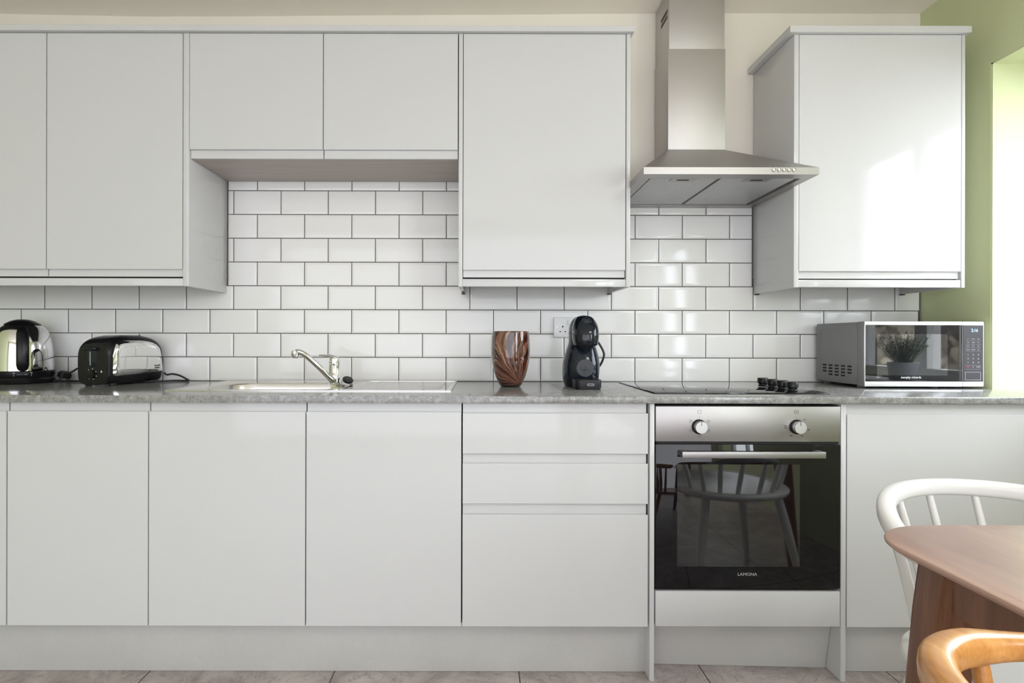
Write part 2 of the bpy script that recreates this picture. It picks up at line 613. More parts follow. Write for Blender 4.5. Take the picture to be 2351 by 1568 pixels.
# right wall with the deep window recess; the recess faces take the same green
zf = ZC + 0.05
bm = BM()
box(bm, WX, WX + WT, WY1, 0.2, 0, zf)
box(bm, WX, WX + WT, W2B, WY0, 0, zf)
box(bm, WX, WX + WT, YB - 0.1, W2A, 0, zf)
box(bm, WX, WX + WT, W2A, W2B, 0, W2Z0)
box(bm, WX, WX + WT, W2A, W2B, W2Z1, zf)
box(bm, WX, WX + WT, WY0, WY1, 0, WZ0 - 0.03)
box(bm, WX, WX + WT, WY0, WY1, WZ1, zf)
struct('wall_right', bm, M_green)
# green painted lining of the recess (far jamb, near jamb, head)
bm = BM()
t = 0.006
box(bm, WX + 0.002, WX + WT - 0.08, WY1 - t, WY1, WZ0, WZ1)
box(bm, WX + 0.002, WX + WT - 0.08, WY0, WY0 + t, WZ0, WZ1)
box(bm, WX + 0.002, WX + WT - 0.08, WY0, WY1, WZ1 - t, WZ1)
struct('trim_1', bm, M_green)
bm = BM(); box(bm, WX - 0.001, WX + WT - 0.07, WY0 + 0.007, WY1 - 0.007, WZ0 - 0.03, WZ0, bev=0.003)
struct('window_sill', bm, M_white)
# window in the recess
wroot = bpy.data.objects.new('window_1', None); link(wroot); wroot['kind'] = 'structure'
ROOTM[wroot] = Matrix.Identity(4)
fx0, fx1 = WX + WT - 0.10, WX + WT - 0.03
bm = BM()
fw = 0.055
box(bm, fx0, fx1, WY0 + 0.0065, WY1 - 0.0065, WZ0 + 0.0005, WZ0 + fw, bev=0.004)
box(bm, fx0, fx1, WY0 + 0.0065, WY1 - 0.0065, WZ1 - fw, WZ1 - 0.0065, bev=0.004)
for ya in (WY0 + 0.0065, WY0 + 0.42, WY1 - fw - 0.05):
    box(bm, fx0, fx1, ya, ya + fw + (0.02 if ya == WY0 + 0.42 else 0), WZ0 + fw, WZ1 - fw, bev=0.004)
obj('window_frame', bm, M_upvc, wroot)
bm = BM()
for ya, yb in ((WY0 + fw, WY0 + 0.42), (WY0 + 0.42 + fw + 0.02, WY1 - fw - 0.05)):
    box(bm, fx0 + 0.03, fx0 + 0.034, ya, yb, WZ0 + fw, WZ1 - fw)
obj('window_pane', bm, M_pane, wroot)
w2 = bpy.data.objects.new('window_2', None); link(w2); w2['kind'] = 'structure'
ROOTM[w2] = Matrix.Identity(4)
bm = BM()
for za in (W2Z0, W2Z1 - fw):
    box(bm, fx0, fx1, W2A, W2B, za, za + fw, bev=0.004)
for ya in (W2A, (W2A + W2B) / 2 - fw / 2, W2B - fw):
    box(bm, fx0, fx1, ya, ya + fw, W2Z0 + fw, W2Z1 - fw, bev=0.004)
obj('window_frame', bm, M_upvc, w2)
# rear wall with a wide curtained window behind the camera
RX0, RX1, RZ0, RZ1 = -2.6, 1.75, 0.08, 2.3
bm = BM()
box(bm, XL - 0.1, RX0, YB - 0.1, YB, -0.1, ZC + 0.1)
box(bm, RX1, WX + WT, YB - 0.1, YB, -0.1, ZC + 0.1)
box(bm, RX0, RX1, YB - 0.1, YB, -0.1, RZ0)
box(bm, RX0, RX1, YB - 0.1, YB, RZ1, ZC + 0.1)
box(bm, RX0 - 0.02, RX1 + 0.02, YB - 0.14, YB - 0.1, RZ0 - 0.02, RZ1 + 0.02)  # unseen panel added behind the opening to keep sky light out
struct('wall_rear', bm, M_cream)
# outside the right window: paved yard, rubble wall, a hedge behind it
bm = BM(); box(bm, WX + WT + 0.4, 9.0, -7, 3, -0.2, -0.1)
o = struct('ground_outside', bm, mottled('paving', [(0.30, 0.29, 0.27), (0.42, 0.40, 0.37)], 3, 0.9))
bm = BM(); box(bm, 3.9, 4.3, -6, 2.5, -0.1, 1.35, bev=0.03)
o = struct('garden_wall', bm, M_stone)
bm = BM()
for k in range(420):
    x = random.uniform(4.0, 4.5); y = random.uniform(-5, 2.4); z = 1.3 + random.random() ** 1.6 * 0.75
    d = Vector((random.uniform(-1, 1), random.uniform(-1, 1), random.uniform(-0.1, 1.2))).normalized() * random.uniform(0.15, 0.4)
    p = Vector((x, y, z))
    tube(bm, [p, p + d * 0.5 + Vector((0, 0, 0.02)), p + d], [0.008, 0.006, 0.002], n=4)
box(bm, 4.32, 4.5, -6, 2.5, 0.0, 1.5)
o = struct('garden_hedge', bm, M_hedge)

# ------------------------------------------------------------------ wall tiles (bevelled metro tiles in one bonded field)
TP, TR = 0.2028, 0.10205
GR = 0.0029
ROW0 = ZT + 0.0008
xv0 = X(590, D0)                                      # a vertical joint of the even rows
bmt = BM()


def tile(x0, x1, z0, z1):
    b = 0.011
    if x1 - x0 < 0.006 or z1 - z0 < 0.006:
        return
    bx = min(b, (x1 - x0) * 0.45); bz = min(b, (z1 - z0) * 0.45)
    y0 = 0.006; y1 = 0.0019; y2 = 0.0
    rings = []
    for ins_x, ins_z, yy in ((0, 0, y0), (0, 0, y1), (0.0012, 0.0012, y1 - 0.0004), (bx - 0.001, bz - 0.001, y2 + 0.0001), (bx + 0.001, bz + 0.001, y2)):
        rings.append([(x0 + ins_x, yy, z0 + ins_z), (x1 - ins_x, yy, z0 + ins_z), (x1 - ins_x, yy, z1 - ins_z), (x0 + ins_x, yy, z1 - ins_z)])
    loft(bmt, rings)


def tile_field(xa, xb, r0, r1, ztop=99):
    for r in range(r0, r1):
        z0 = ROW0 + r * TR + GR / 2; z1 = min(ROW0 + (r + 1) * TR - GR / 2, ztop)
        off = 0.0 if r % 2 == 0 else TP / 2
        k0 = math.floor((xa - xv0 - off) / TP) - 1
        for k in range(k0, k0 + 40):
            x0 = xv0 + off + k * TP + GR / 2; x1 = x0 + TP - GR
            x0 = max(x0, xa); x1 = min(x1, xb)
            if x1 > x0:
                tile(x0, x1, z0, z1)


XA_R = X(433, 2.025)                                  # outer face of the left end panel
XC_L, XC_R = X(1052, 2.025), X(1446.5, 2.025)
XD_L, XD_R = X(1822, 2.025), X(2215, 2.025)
tile_field(-2.35, XR - 0.004, 0, 4)
tile_field(XA_R + 0.005, XC_L - 0.002, 4, 9, Z(416, D0, 750) - 0.001)
tile_field(XC_R + 0.002, XD_L - 0.006, 4, 8, Z(470, D0, 1600) + 0.01)
struct('wall_tiles', bmt, M_tile, ang=12)
bm = BM()
box(bm, -2.4, XR, 0.0018, 0.0085, ZT + 0.0005, ROW0 + 4 * TR)
box(bm, XA_R + 0.001, XC_L - 0.001, 0.0018, 0.0085, ROW0 + 4 * TR, Z(416, D0, 750))
box(bm, XC_R + 0.001, XD_L - 0.001, 0.0018, 0.0085, ROW0 + 4 * TR, Z(470, D0, 1600) + 0.01)
struct('trim_2', bm, M_grout)
bm = BM()
box(bm, XC_L, XC_R, 0.001, 0.008, ROW0 + 4 * TR, ROW0 + 4 * TR + 0.035)
box(bm, XD_L, XD_R, 0.001, 0.008, ROW0 + 4 * TR, ROW0 + 4 * TR + 0.035)
box(bm, -2.35, XA_R, 0.001, 0.008, ROW0 + 4 * TR, ROW0 + 4 * TR + 0.035)
struct('trim_3', bm, M_raw)

# ================================================================== WALL CABINETS
DU = 2.025                                            # door face distance, wall units
YU = Y(DU)
G = 0.0016                                            # half gap
ux = lambda px: X(px, DU)
ZU_TOP = Z(76.5, DU, 900)
ZFACE = Z(618, DU, 300)
ZLIP = Z(635, DU + .01, 300)
ZPEL1 = Z(638.5, DU, 300)
ZPEL0 = Z(656.3, DU, 300)


def j_door_down(bm, x0, x1, ztop, zface, zlip, yf, t=0.02):
    """door slab whose foot is a recessed J-shaped finger pull"""
    pr = [(yf + 0.0012, ztop), (yf + t, ztop), (yf + t, zlip), (yf + 0.0105, zlip), (yf + 0.0105, zface + 0.007),
          (yf + 0.009, zface + 0.011), (yf + 0.006, zface + 0.011), (yf + 0.004, zface + 0.007), (yf + 0.0035, zface), (yf + 0.001, zface), (yf, zface + 0.0012), (yf, ztop - 0.0012)]
    return prism(bm, pr, 'x', x0, x1)


def j_door_up(bm, x0, x1, zbot, zface, ztop, yf, t=0.02):
    pr = [(yf + 0.0012, zbot), (yf + t, zbot), (yf + t, ztop), (yf + 0.0105, ztop), (yf + 0.0105, zface - 0.007),
          (yf + 0.009, zface - 0.011), (yf + 0.006, zface - 0.011), (yf + 0.004, zface - 0.007), (yf + 0.0035, zface), (yf + 0.001, zface), (yf, zface - 0.0012), (yf, zbot + 0.0012)]
    return prism(bm, pr, 'x', x0, x1)


def wall_cab(label, xa, xb, doors, zf, zl, left_panel=None, right_panel=None, pelmet=None, bottom=None, zbot=None, group='grey wall cabinets'):
    loc = ((xa + xb) / 2, -0.15, zbot if zbot else ZPEL0)
    t = thing('wall_cabinet', label, 'cabinet', loc, 0, group)
    zb = (zl - 0.001) if bottom else ZPEL1
    ca = left_panel[1] + 0.0005 if left_panel else xa
    cb = right_panel[0] - 0.0005 if right_panel else xb
    bm = BM(); box(bm, ca, cb, YU + 0.0225, -0.0005 + 0.0, zb + (0.0185 if bottom else 0.0), ZU_TOP)
    obj('carcass', bm, M_carc, t)
    for a, b in doors:
        bm = BM(); j_door_down(bm, a, b, ZU_TOP - 0.001, zf, zl, YU)
        obj('door', bm, M_cab, t)
    for p in (left_panel, right_panel):
        if p:
            bm = BM(); box(bm, p[0], p[1], YU, -0.0005, ZPEL0, ZU_TOP - 0.0005, bev=0.0012)
            obj('end_panel', bm, M_cab, t)
    if pelmet:
        bm = BM(); box(bm, pelmet[0], pelmet[1], YU + 0.003, YU + 0.021, ZPEL0 + 0.001, ZPEL1, bev=0.0012)
        obj('pelmet', bm, M_cab, t)
    if bottom:
        bm = BM(); box(bm, bottom[0], bottom[1], YU + 0.022, -0.001, zl, zl + 0.018)
        o = obj('bottom_panel', bm, M_taupe, t)
        o['label'] = 'taupe grained underside board'
    return t


xA0 = ux(107) - 2 * 0.502
pA = (ux(419.6), ux(433))
wall_cab('tall light grey wall cabinet with two doors above the kettle and toaster', xA0, pA[1],
         [(xA0, ux(104.8)), (ux(107.2), ux(418))], ZFACE, ZLIP, None, pA, (xA0, pA[0] - 0.0005))
ZBF = Z(343.5, DU, 740); ZBL = Z(364.5, DU + .0105, 740)
wall_cab('short light grey two-door wall cabinet bridging above the sink', ux(434.2), ux(1050.5),
         [(ux(434.4), ux(740)), (ux(742), ux(1050))], ZBF, ZBL, bottom=(ux(434.2), ux(1050.4)), zbot=ZBL)
pC0 = (ux(1052), ux(1061.5)); pC1 = (ux(1437.2), ux(1446.5))
tC = wall_cab('tall light grey single-door wall cabinet left of the extractor hood', pC0[0], pC1[1],
              [(ux(1063), ux(1435))], ZFACE, ZLIP, pC0, pC1, (pC0[1] + 0.0005, pC1[0] - 0.0005))
pD0 = (ux(1822), ux(1833)); pD1 = (ux(2207), ux(2215))
tD = wall_cab('glossy grey single-door wall cabinet above the microwave reflecting the window', pD0[0], pD1[1],
              [(ux(1834), ux(2205.5))], ZFACE - 0.002, ZLIP - 0.002, pD0, pD1, (pD0[1] + 0.0005, pD1[0] - 0.0005))
# small black fixing blocks under the panels
for xx, t_ in ((pC0[0] + 0.008, tC), (pC1[0] + 0.004, tC), (pD0[0] + 0.008, tD), (pD1[0] + 0.002, tD)):
    bm = BM(); box(bm, xx - 0.006, xx + 0.008, -0.02, -0.004, ZPEL0 - 0.004, ZPEL0 - 0.0003)
    obj('wall_bracket', bm, M_blackm, t_)

# cornices
DCF = 2.010


def cornice_prof(yf, z0, z1):
    return [(yf, z0 + 0.001), (yf + 0.001, z0), (yf + 0.035, z0), (yf + 0.035, z1), (yf + 0.001, z1), (yf, z1 - 0.001)]


ZK0 = Z(71.5, DCF, 900); ZK1 = Z(58.0, DCF, 900)
bm = BM()
prism(bm, cornice_prof(Y(DCF), ZU_TOP + 0.0005, ZK1), 'x', xA0 - 0.2, X(1455, DCF))
box(bm, X(1455, DCF) - 0.035, X(1455, DCF), Y(DCF) + 0.035, 0.003, ZU_TOP + 0.0005, ZK1, bev=0.0)
box(bm, xA0 - 0.2, X(1455, DCF) - 0.035, Y(DCF) + 0.035, 0.003, ZU_TOP + 0.0005, ZU_TOP + 0.004)
tag(obj('cornice', bm, M_cab), 'long light grey cornice strip running over the left run of wall cabinets', 'cornice')
bpy.data.objects['cornice']['kind'] = 'thing'
bm = BM()
ca, cb = X(1812.8, DCF), X(2230, DCF)
ZD1 = Z(58.5, DCF, 2000)
prism(bm, cornice_prof(Y(DCF), ZU_TOP + 0.0005, ZD1), 'x', ca, cb)
box(bm, ca, ca + 0.035, Y(DCF) + 0.035, 0.003, ZU_TOP + 0.0005, ZD1)
box(bm, cb - 0.035, cb, Y(DCF) + 0.035, 0.003, ZU_TOP + 0.0005, ZD1)
box(bm, ca + 0.035, cb - 0.035, Y(DCF) + 0.035, 0.003, ZU_TOP + 0.0005, ZU_TOP + 0.004)
o = tag(obj('cornice', bm, M_cab), 'short mitred cornice wrapping the top of the cabinet above the microwave', 'cornice')
o['kind'] = 'thing'

# ================================================================== BASE UNITS
DB = 1.7316
YD = Y(DB)
bx = lambda px: X(px, DB)
zb = lambda py, px: Z(py, DB, px)
ZW0 = 0.8885                                          # worktop underside
ZSTRIP = ZW0 - 0.0025
ZB_BOT = zb(1437.6, 700)
ZB_FACE = zb(945.2, 700)
PLY = Y(1.781)                                        # plinth face
ZPL = ZB_BOT - 0.004


def base_cab(label, xa, xb, doors, zface=ZB_FACE, zbot=ZB_BOT, group='grey base cabinets', ztop=None):
    t = thing('base_cabinet', label, 'cabinet', ((xa + xb) / 2, -0.3, ZB_BOT), 0, group)
    bm = BM(); box(bm, xa, xb, YD + 0.0225, -0.02, ZB_BOT, ztop or ZW0 - 0.0015)
    obj('carcass', bm, M_carc, t)
    for a, b in doors:
        bm = BM(); j_door_up(bm, a, b, zbot, zface, ZSTRIP, YD)
        obj('door', bm, M_cab, t)
    return t


base_cab('light grey base cabinet cut by the left edge of the photo below the kettle', bx(15.6) - 0.5, bx(16.6), [(bx(15.6) - 0.497, bx(14.8))])
base_cab('narrow light grey base cabinet below the toaster', bx(17), bx(341.5), [(bx(18.2), bx(340.2))], ztop=ZT - 0.19)
base_cab('light grey base cabinet below the sink bowl', bx(342), bx(702.4), [(bx(343), bx(701.4))], ztop=ZT - 0.19)
base_cab('light grey base cabinet below the draining board left of the drawers', bx(703), bx(1060.6), [(bx(704.2), bx(1059.6))], ztop=ZT - 0.19)
# three-drawer unit
t = thing('drawer_unit', 'light grey base unit of three stacked drawers left of the oven', 'cabinet', (bx(1276), -0.3, ZB_BOT))
bm = BM(); box(bm, bx(1061.4), bx(1491), YD + 0.0225, -0.02, ZB_BOT, ZW0 - 0.0015)
obj('carcass', bm, M_carc, t)
for zbot, zface, ztop in ((zb(1042, 1275), zb(949, 1275), ZSTRIP), (zb(1157, 1275), zb(1064.5, 1275), zb(1042, 1275) - 0.0015), (zb(1439, 1275), zb(1182, 1275), zb(1157, 1275) - 0.0015)):
    bm = BM()
    yf = YD
    pr = [(yf + 0.0012, zbot), (yf + 0.02, zbot), (yf + 0.02, zface - 0.011), (yf + 0.0105, zface - 0.011), (yf + 0.006, zface - 0.011), (yf + 0.004, zface - 0.007), (yf + 0.0035, zface), (yf + 0.001, zface), (yf, zface - 0.0012), (yf, zbot + 0.0012)]
    prism(bm, pr, 'x', bx(1062.8), bx(1488.4))
    dr = obj('drawer', bm, M_cab, t)
    bm = BM(); box(bm, bx(1062.8), bx(1488.4) - 0.003, YD + 0.0108, YD + 0.021, zface - 0.0105, ztop)
    obj('finger_pull', bm, M_cab, dr)

# oven housing
t = thing('oven_housing', 'light grey housing with two full-height side panels around the oven', 'cabinet', (bx(1717), -0.3, 0))
pl = (bx(1492.6), bx(1503.2)); prr = (bx(1931.4), bx(1943))
for p in (pl, prr):
    bm = BM(); box(bm, p[0], p[1], YD, -0.02, 0.0005, ZW0 - 0.0015, bev=0.001)
    obj('side_panel', bm, M_cab, t)
bm = BM(); box(bm, bx(1506.5), bx(1929.8), YD, YD + 0.018, zb(1438.3, 1700), zb(1357.5, 1700), bev=0.0012)
obj('filler_panel', bm, M_cab, t)
bm = BM(); box(bm, pl[1] + 0.001, prr[0] - 0.001, YD + 0.02, -0.02, zb(1438.3, 1700), zb(1438.3, 1700) + 0.018)
obj('carcass', bm, M_gap, t)
# its loose plinth board leans back
bm = BM()
xl, xr = pl[1] + 0.0015, prr[0] - 0.0015
th = 0.015
yl0, yr0 = Y(1.826), Y(1.806)                          # foot
yl1, yr1 = Y(1.786), Y(1.776)                          # head
zt_ = zb(1438.3, 1700) - 0.003
front = [(xl, yl0, 0.0008), (xr, yr0, 0.0008), (xr, yr1, zt_), (xl, yl1, zt_)]
back = [(x, y + th, z) for x, y, z in front]
loft(bm, [front, back])
tag(obj('plinth_board', bm, M_plinth), 'grey plinth board leaning back under the oven', 'plinth', 'plinth boards')

base_cab('light grey base cabinet right of the oven behind the white chair', prr[1] + 0.0006, bx(2390), [(bx(1945.6), bx(2388))], zb(951.5, 2000), zb(1440.5, 2000))
bm = BM(); box(bm, bx(2391), XR - 0.002, YD + 0.002, -0.02, 0.16, ZW0 - 0.0015, bev=0.001)
tag(obj('filler_panel', bm, M_cab), 'light grey corner filler panel between the last base cabinet and the window wall', 'panel')
# plinths
bm = BM(); box(bm, bx(15.6) - 0.5, X(1483, 1.781), PLY, PLY + 0.015, 0.0006, ZPL + 0.003, bev=0.0012)
tag(obj('plinth_board', bm, M_plinth), 'long grey plinth board under the base cabinets left of the oven', 'plinth', 'plinth boards')
bm = BM(); box(bm, prr[1] + 0.001, XR - 0.004, PLY + 0.004, PLY + 0.019, 0.0006, ZPL + 0.003, bev=0.0012)
tag(obj('plinth_board', bm, M_plinth), 'grey plinth board right of the oven behind the dining chair', 'plinth', 'plinth boards')

# ================================================================== WORKTOPS
DWF = 1.715
YW = Y(DWF)
XJ = X(1255.5, D0)
SX0, SX1 = X(378, 1.856, 901), X(1035.5, 1.856, 901)     # sink outer
SY0, SY1 = Y(1.856), Y(2.304)
HX0, HX1 = SX0 + 0.03, SX1 - 0.03


def front_round(bm, yf):
    es = [e for e in bm.edges if all(abs(v.co.y - yf) < 1e-5 for v in e.verts) and abs(e.verts[0].co.z - e.verts[1].co.z) < 1e-6]
    bmesh.ops.bevel(bm, geom=es, offset=0.004, segments=3, profile=0.5, affect='EDGES')


bm = BM()
plate_with_hole(bm, [-2.3, HX0, HX1, XJ - 0.0003], [YW, SY0 + 0.03, SY1 - 0.03, -0.0002], ZW0, ZT, {(1, 1)})
front_round(bm, YW)
tag(obj('worktop', bm, M_work), 'grey concrete-look worktop holding the sink, kettle and vase', 'worktop')
bm = BM()
plate_with_hole(bm, [XJ + 0.0003, XR - 0.0005], [YW, -0.0002], ZW0, ZT, set())
front_round(bm, YW)
tag(obj('worktop', bm, M_work), 'grey concrete-look worktop holding the hob and microwave', 'worktop')

# ================================================================== SINK
sink = thing('sink', 'stainless steel inset sink with one bowl and a ribbed drainer', 'sink', ((SX0 + SX1) / 2, (SY0 + SY1) / 2, ZT))
bx0, bx1 = SX0 + 0.085, X(792, 2.0)
by0, by1 = SY0 + 0.045, SY1 - 0.135
bm = BM()
# deck as a grid with a rounded bowl: ring from bowl rim to outer edge
NB = 8
rim = rrect(bx0, bx1, by0, by1, 0.10, NB)
zs_ = ZT + 0.0035
outer_pts = []
cxm, cym = (bx0 + bx1) / 2, (by0 + by1) / 2
oxm1 = bx1 + 0.012


def ray_rect(p, x0, x1, y0, y1):
    dx, dy = p[0] - cxm, p[1] - cym
    s = 1e9
    if dx > 1e-9: s = min(s, (x1 - cxm) / dx)
    if dx < -1e-9: s = min(s, (x0 - cxm) / dx)
    if dy > 1e-9: s = min(s, (y1 - cym) / dy)
    if dy < -1e-9: s = min(s, (y0 - cym) / dy)
    return (cxm + dx * s, cym + dy * s)


oy0, oy1 = SY0 + 0.008, SY1 - 0.008
out = [ray_rect(p, SX0 + 0.008, oxm1, oy0, oy1) for p in rim]
# snap the nearest points onto the corners
for cxx, cyy in ((SX0 + 0.008, oy0), (SX0 + 0.008, oy1), (oxm1, oy0), (oxm1, oy1)):
    k = min(range(len(out)), key=lambda i: (out[i][0] - cxx) ** 2 + (out[i][1] - cyy) ** 2)
    out[k] = (cxx, cyy)


def inset(pts, f, z):
    return [(cxm + (p[0] - cxm) * f, cym + (p[1] - cym) * f, z) for p in pts]


rings = [[(p[0], p[1], zs_) for p in out], inset(rim, 1.03, zs_), inset(rim, 1.0, zs_ - 0.001), inset(rim, 0.985, zs_ - 0.006),
         inset(rim, 0.96, zs_ - 0.05), inset(rim, 0.93, zs_ - 0.13), inset(rim, 0.86, zs_ - 0.155), inset(rim, 0.5, zs_ - 0.16), inset(rim, 0.1, zs_ - 0.161)]
loft(bm, rings, cap=False)
bmf = [v for v in bm.verts if abs(v.co.z - (zs_ - 0.161)) < 1e-6]
bm.faces.new(bmf)
obj('bowl', bm, M_sink, sink, ang=50)
# raised rim and drainer deck
bm = BM()
plate_with_hole(bm, [SX0, SX0 + 0.008, SX1 - 0.008, SX1], [SY0, SY0 + 0.008, SY1 - 0.008, SY1], ZT + 0.0002, zs_ + 0.0005, {(1, 1)})
obj('rim', bm, M_sink, sink)
bm = BM()
# drainer: corrugated sheet, ribs run along x
ys = []
n = 9
ya, yb_ = SY0 + 0.06, SY1 - 0.05
prof = [(SY0 + 0.008, zs_)]
for dd in (1.925, 1.985, 2.045, 2.105, 2.165, 2.225):
    y = Y(dd)
    for d, h in ((-0.0045, 0.0), (-0.003, 0.0016), (-0.001, 0.0024), (0.001, 0.0024), (0.003, 0.0016), (0.0045, 0.0)):
        prof.append((y + d, zs_ + h))
prof.append((SY1 - 0.008, zs_))
xi0, xi1 = oxm1 + 0.05, SX1 - 0.05
rows = []
for xx, f in ((oxm1, 0), (oxm1 + 0.03, 0), (xi0, 1), (xi1, 1), (xi1 + 0.012, 0), (SX1 - 0.008, 0)):
    rows.append([(xx, y, zs_ + (z - zs_) * f) for y, z in prof])
loft(bm, rows, cap=False, closed=False)
obj('drainer', bm, M_drain, sink, ang=60)

# ------------------------------------------------------------------ mixer tap
DT = 2.13
tx, ty = X(768, DT), Y(DT)
tz = zs_ + 0.0006
tap = thing('mixer_tap', 'chrome single-lever mixer tap standing behind the sink bowl', 'tap', (tx, ty, tz))
bm = BM()
lathe(bm, [(0.0255, 0), (0.0255, 0.004), (0.0225, 0.007), (0.0212, 0.012), (0.0212, 0.070), (0.0203, 0.0715), (0.0203, 0.0735), (0.0212, 0.075), (0.0212, 0.090), (0.0195, 0.100), (0.013, 0.106), (0.0, 0.108)], (tx, ty, tz), 36)
obj('body', bm, M_chrome, tap)
s = DT / F
pts = spline([(tx + 0.002, ty - 0.015, tz + 0.013), (tx - 0.010, ty - 0.034, tz + 0.028), (tx - 0.045, ty - 0.066, tz + 0.074), (tx - 0.080, ty - 0.092, tz + 0.113), (tx - 0.099, ty - 0.104, tz + 0.126), (tx - 0.116, ty - 0.112, tz + 0.129)], 6)
bm = BM(); tube(bm, pts, [0.0125 if i < 6 else 0.0105 for i in range(len(pts))], 16)
sp = obj('spout', bm, M_chrome, tap)
e = pts[-1]
bm = BM(); lathe(bm, [(0.0, 0.004), (0.011, 0.004), (0.0135, 0.001), (0.0135, -0.020), (0.011, -0.024), (0.0, -0.024)], (e.x, e.y, e.z), 24)
obj('aerator', bm, M_chrome, sp)
lv = [(tx + 0.012, ty, tz + 0.101), (tx - 0.008, ty - 0.004, tz + 0.110), (tx - 0.030, ty - 0.012, tz + 0.112), (tx - 0.055, ty - 0.02, tz + 0.114)]
lp = spline(lv, 5)
bm = BM(); tube(bm, lp, [0.014 - 0.006 * i / len(lp) for i in range(len(lp))], 14, sx=1.1, sy=0.45)
obj('lever', bm, M_chrome, tap)

# plug on its chain
DPL = 2.135
pxx, pyy = X(799, DPL), Y(DPL)
plug = thing('sink_plug', 'black rubber sink plug leaning on its side behind the tap', 'plug', (pxx, pyy, zs_ + 0.001))
bm = BM()
M0 = Matrix.Translation((pxx, pyy, zs_ + 0.0165)) @ Matrix.Rotation(R(22), 4, 'Y') @ Matrix.Rotation(R(20), 4, 'X')
tmp = BM(); lathe(tmp, [(0.0, -0.007), (0.019, -0.007), (0.021, -0.003), (0.021, 0.003), (0.016, 0.007), (0.0, 0.007)], (0, 0, 0), 24)
tmp.transform(M0)
obj('stopper', tmp, M_rub, plug)
bm = BM()
tube(bm, spline([(pxx - 0.008, pyy, zs_ + 0.022), (pxx - 0.022, pyy - 0.004, zs_ + 0.016), (tx + 0.027, ty + 0.012, zs_ + 0.003)], 6), 0.0016, 6)
obj('chain', bm, M_chrome, plug)

# ================================================================== HOB
DH0, DH1 = 1.795, 2.268
hx0, hx1 = X(1503, DH0, 904), X(1906, DH0, 904)
hob = thing('hob', 'black glass ceramic hob set on the worktop above the oven', 'hob', ((hx0 + hx1) / 2, Y(2.03), ZT))
bm = BM(); box(bm, hx0, hx1, Y(DH0), Y(DH1), ZT + 0.0003, ZT + 0.0048, bev=0.0012)
obj('glass_top', bm, M_hob, hob)
for px, D in ((1751, 2.045), (1771, 1.978), (1794, 1.913), (1818, 1.85)):
    bm = BM()
    c = (1.057, Y(D), ZT + 0.0052)
    lathe(bm, [(0.0, 0), (0.016, 0), (0.0165, 0.003), (0.014, 0.006), (0.014, 0.010), (0.0185, 0.014), (0.019, 0.0285), (0.0175, 0.031), (0.0, 0.0315)], c, 32)
    box(bm, c[0] - 0.018, c[0] + 0.018, c[1] - 0.0035, c[1] + 0.0035, c[2] + 0.02, c[2] + 0.033, bev=0.001)
    obj('knob', bm, M_black, hob)

# ================================================================== OVEN
ov = thing('oven', 'stainless steel and black glass built-in oven with two round knobs', 'oven', (bx(1717), -0.3, zb(1352, 1717)))
ox0, ox1 = bx(1505.6), bx(1929.4)
YO = YD - 0.002
bm = BM(); box(bm, ox0 + 0.004, ox1 - 0.004, YD + 0.004, -0.05, zb(1352, 1717) + 0.001, zb(931, 1717))
obj('body', bm, M_blackm, ov)
bm = BM(); box(bm, ox0, ox1, YO, YO + 0.02, zb(1014, 1717), zb(933, 1717), bev=0.0015)
pan = obj('control_panel', bm, M_steel, ov)
bm = BM(); box(bm, ox0, ox1, YO, YO + 0.022, zb(1351, 1717), zb(1020, 1717), bev=0.0015)
dr = obj('door', bm, M_glassb, ov)
bm = BM(); box(bm, bx(1555), bx(1836), YO - 0.0004, YO + 0.002, zb(1300, 1717), zb(1066, 1717))
o = obj('inner_window', bm, M_glassin, dr)
bm = BM()
DHd = 1.690
hx0_, hx1_ = X(1567, DHd, 1045), X(1897, DHd, 1045)
hz0, hz1 = Z(1052.5, DHd, 1732), Z(1038, DHd, 1732)
box(bm, hx0_, hx1_, Y(DHd), Y(DHd) + 0.012, hz0, hz1, bev=0.001)
for xx in (hx0_, hx1_ - 0.02):
    box(bm, xx, xx + 0.02, Y(DHd) + 0.010, YO - 0.0002, hz0 + 0.002, hz1 - 0.001, bev=0.001)
obj('handle', bm, M_steel, dr)
bm = BM()
text_bm(bm, 'LAMONA', 0.0138, front_M(bx(1716), YO - 0.0004, zb(1318, 1716)), 0.0002, 1.08)
obj('lettering', bm, M_print, dr)
bm = BM()
box(bm, ox0 + 0.01, ox1 - 0.01, YO + 0.004, YO + 0.02, zb(1020, 1717) + 0.0006, zb(1014, 1717) - 0.0006)
obj('vent_slot', bm, M_gap, ov)
kz = zb(979.5, 1700)
for k, px in enumerate((1604.5, 1829)):
    kx = bx(px)
    Mk = Matrix.Translation((kx, YO, kz)) @ Matrix.Rotation(R(90), 4, 'X')
    bm = BM(); lathe(bm, [(0.0, 0.0002), (0.0235, 0.0002), (0.0235, 0.002), (0.021, 0.004), (0.0, 0.004)], (0, 0, 0), 40)
    bm.transform(Mk)
    base = obj('knob_base', bm, M_black, pan)
    bm = BM(); lathe(bm, [(0.0, 0.004), (0.0185, 0.004), (0.0188, 0.006), (0.0192, 0.021), (0.0185, 0.0225), (0.0, 0.0225)], (0, 0, 0), 40)
    bm.transform(Mk)
    kn = obj('knob', bm, simple('knob_silver', (0.66, 0.66, 0.68), 0.34, metal=1.0) if k == 0 else MATS['knob_silver'], ov)
    bm = BM(); box(bm, kx - 0.0008, kx + 0.0008, YO - 0.0229, YO - 0.0222, kz + 0.006, kz + 0.0182)
    obj('pointer', bm, M_dgrey, kn)
bm = BM()


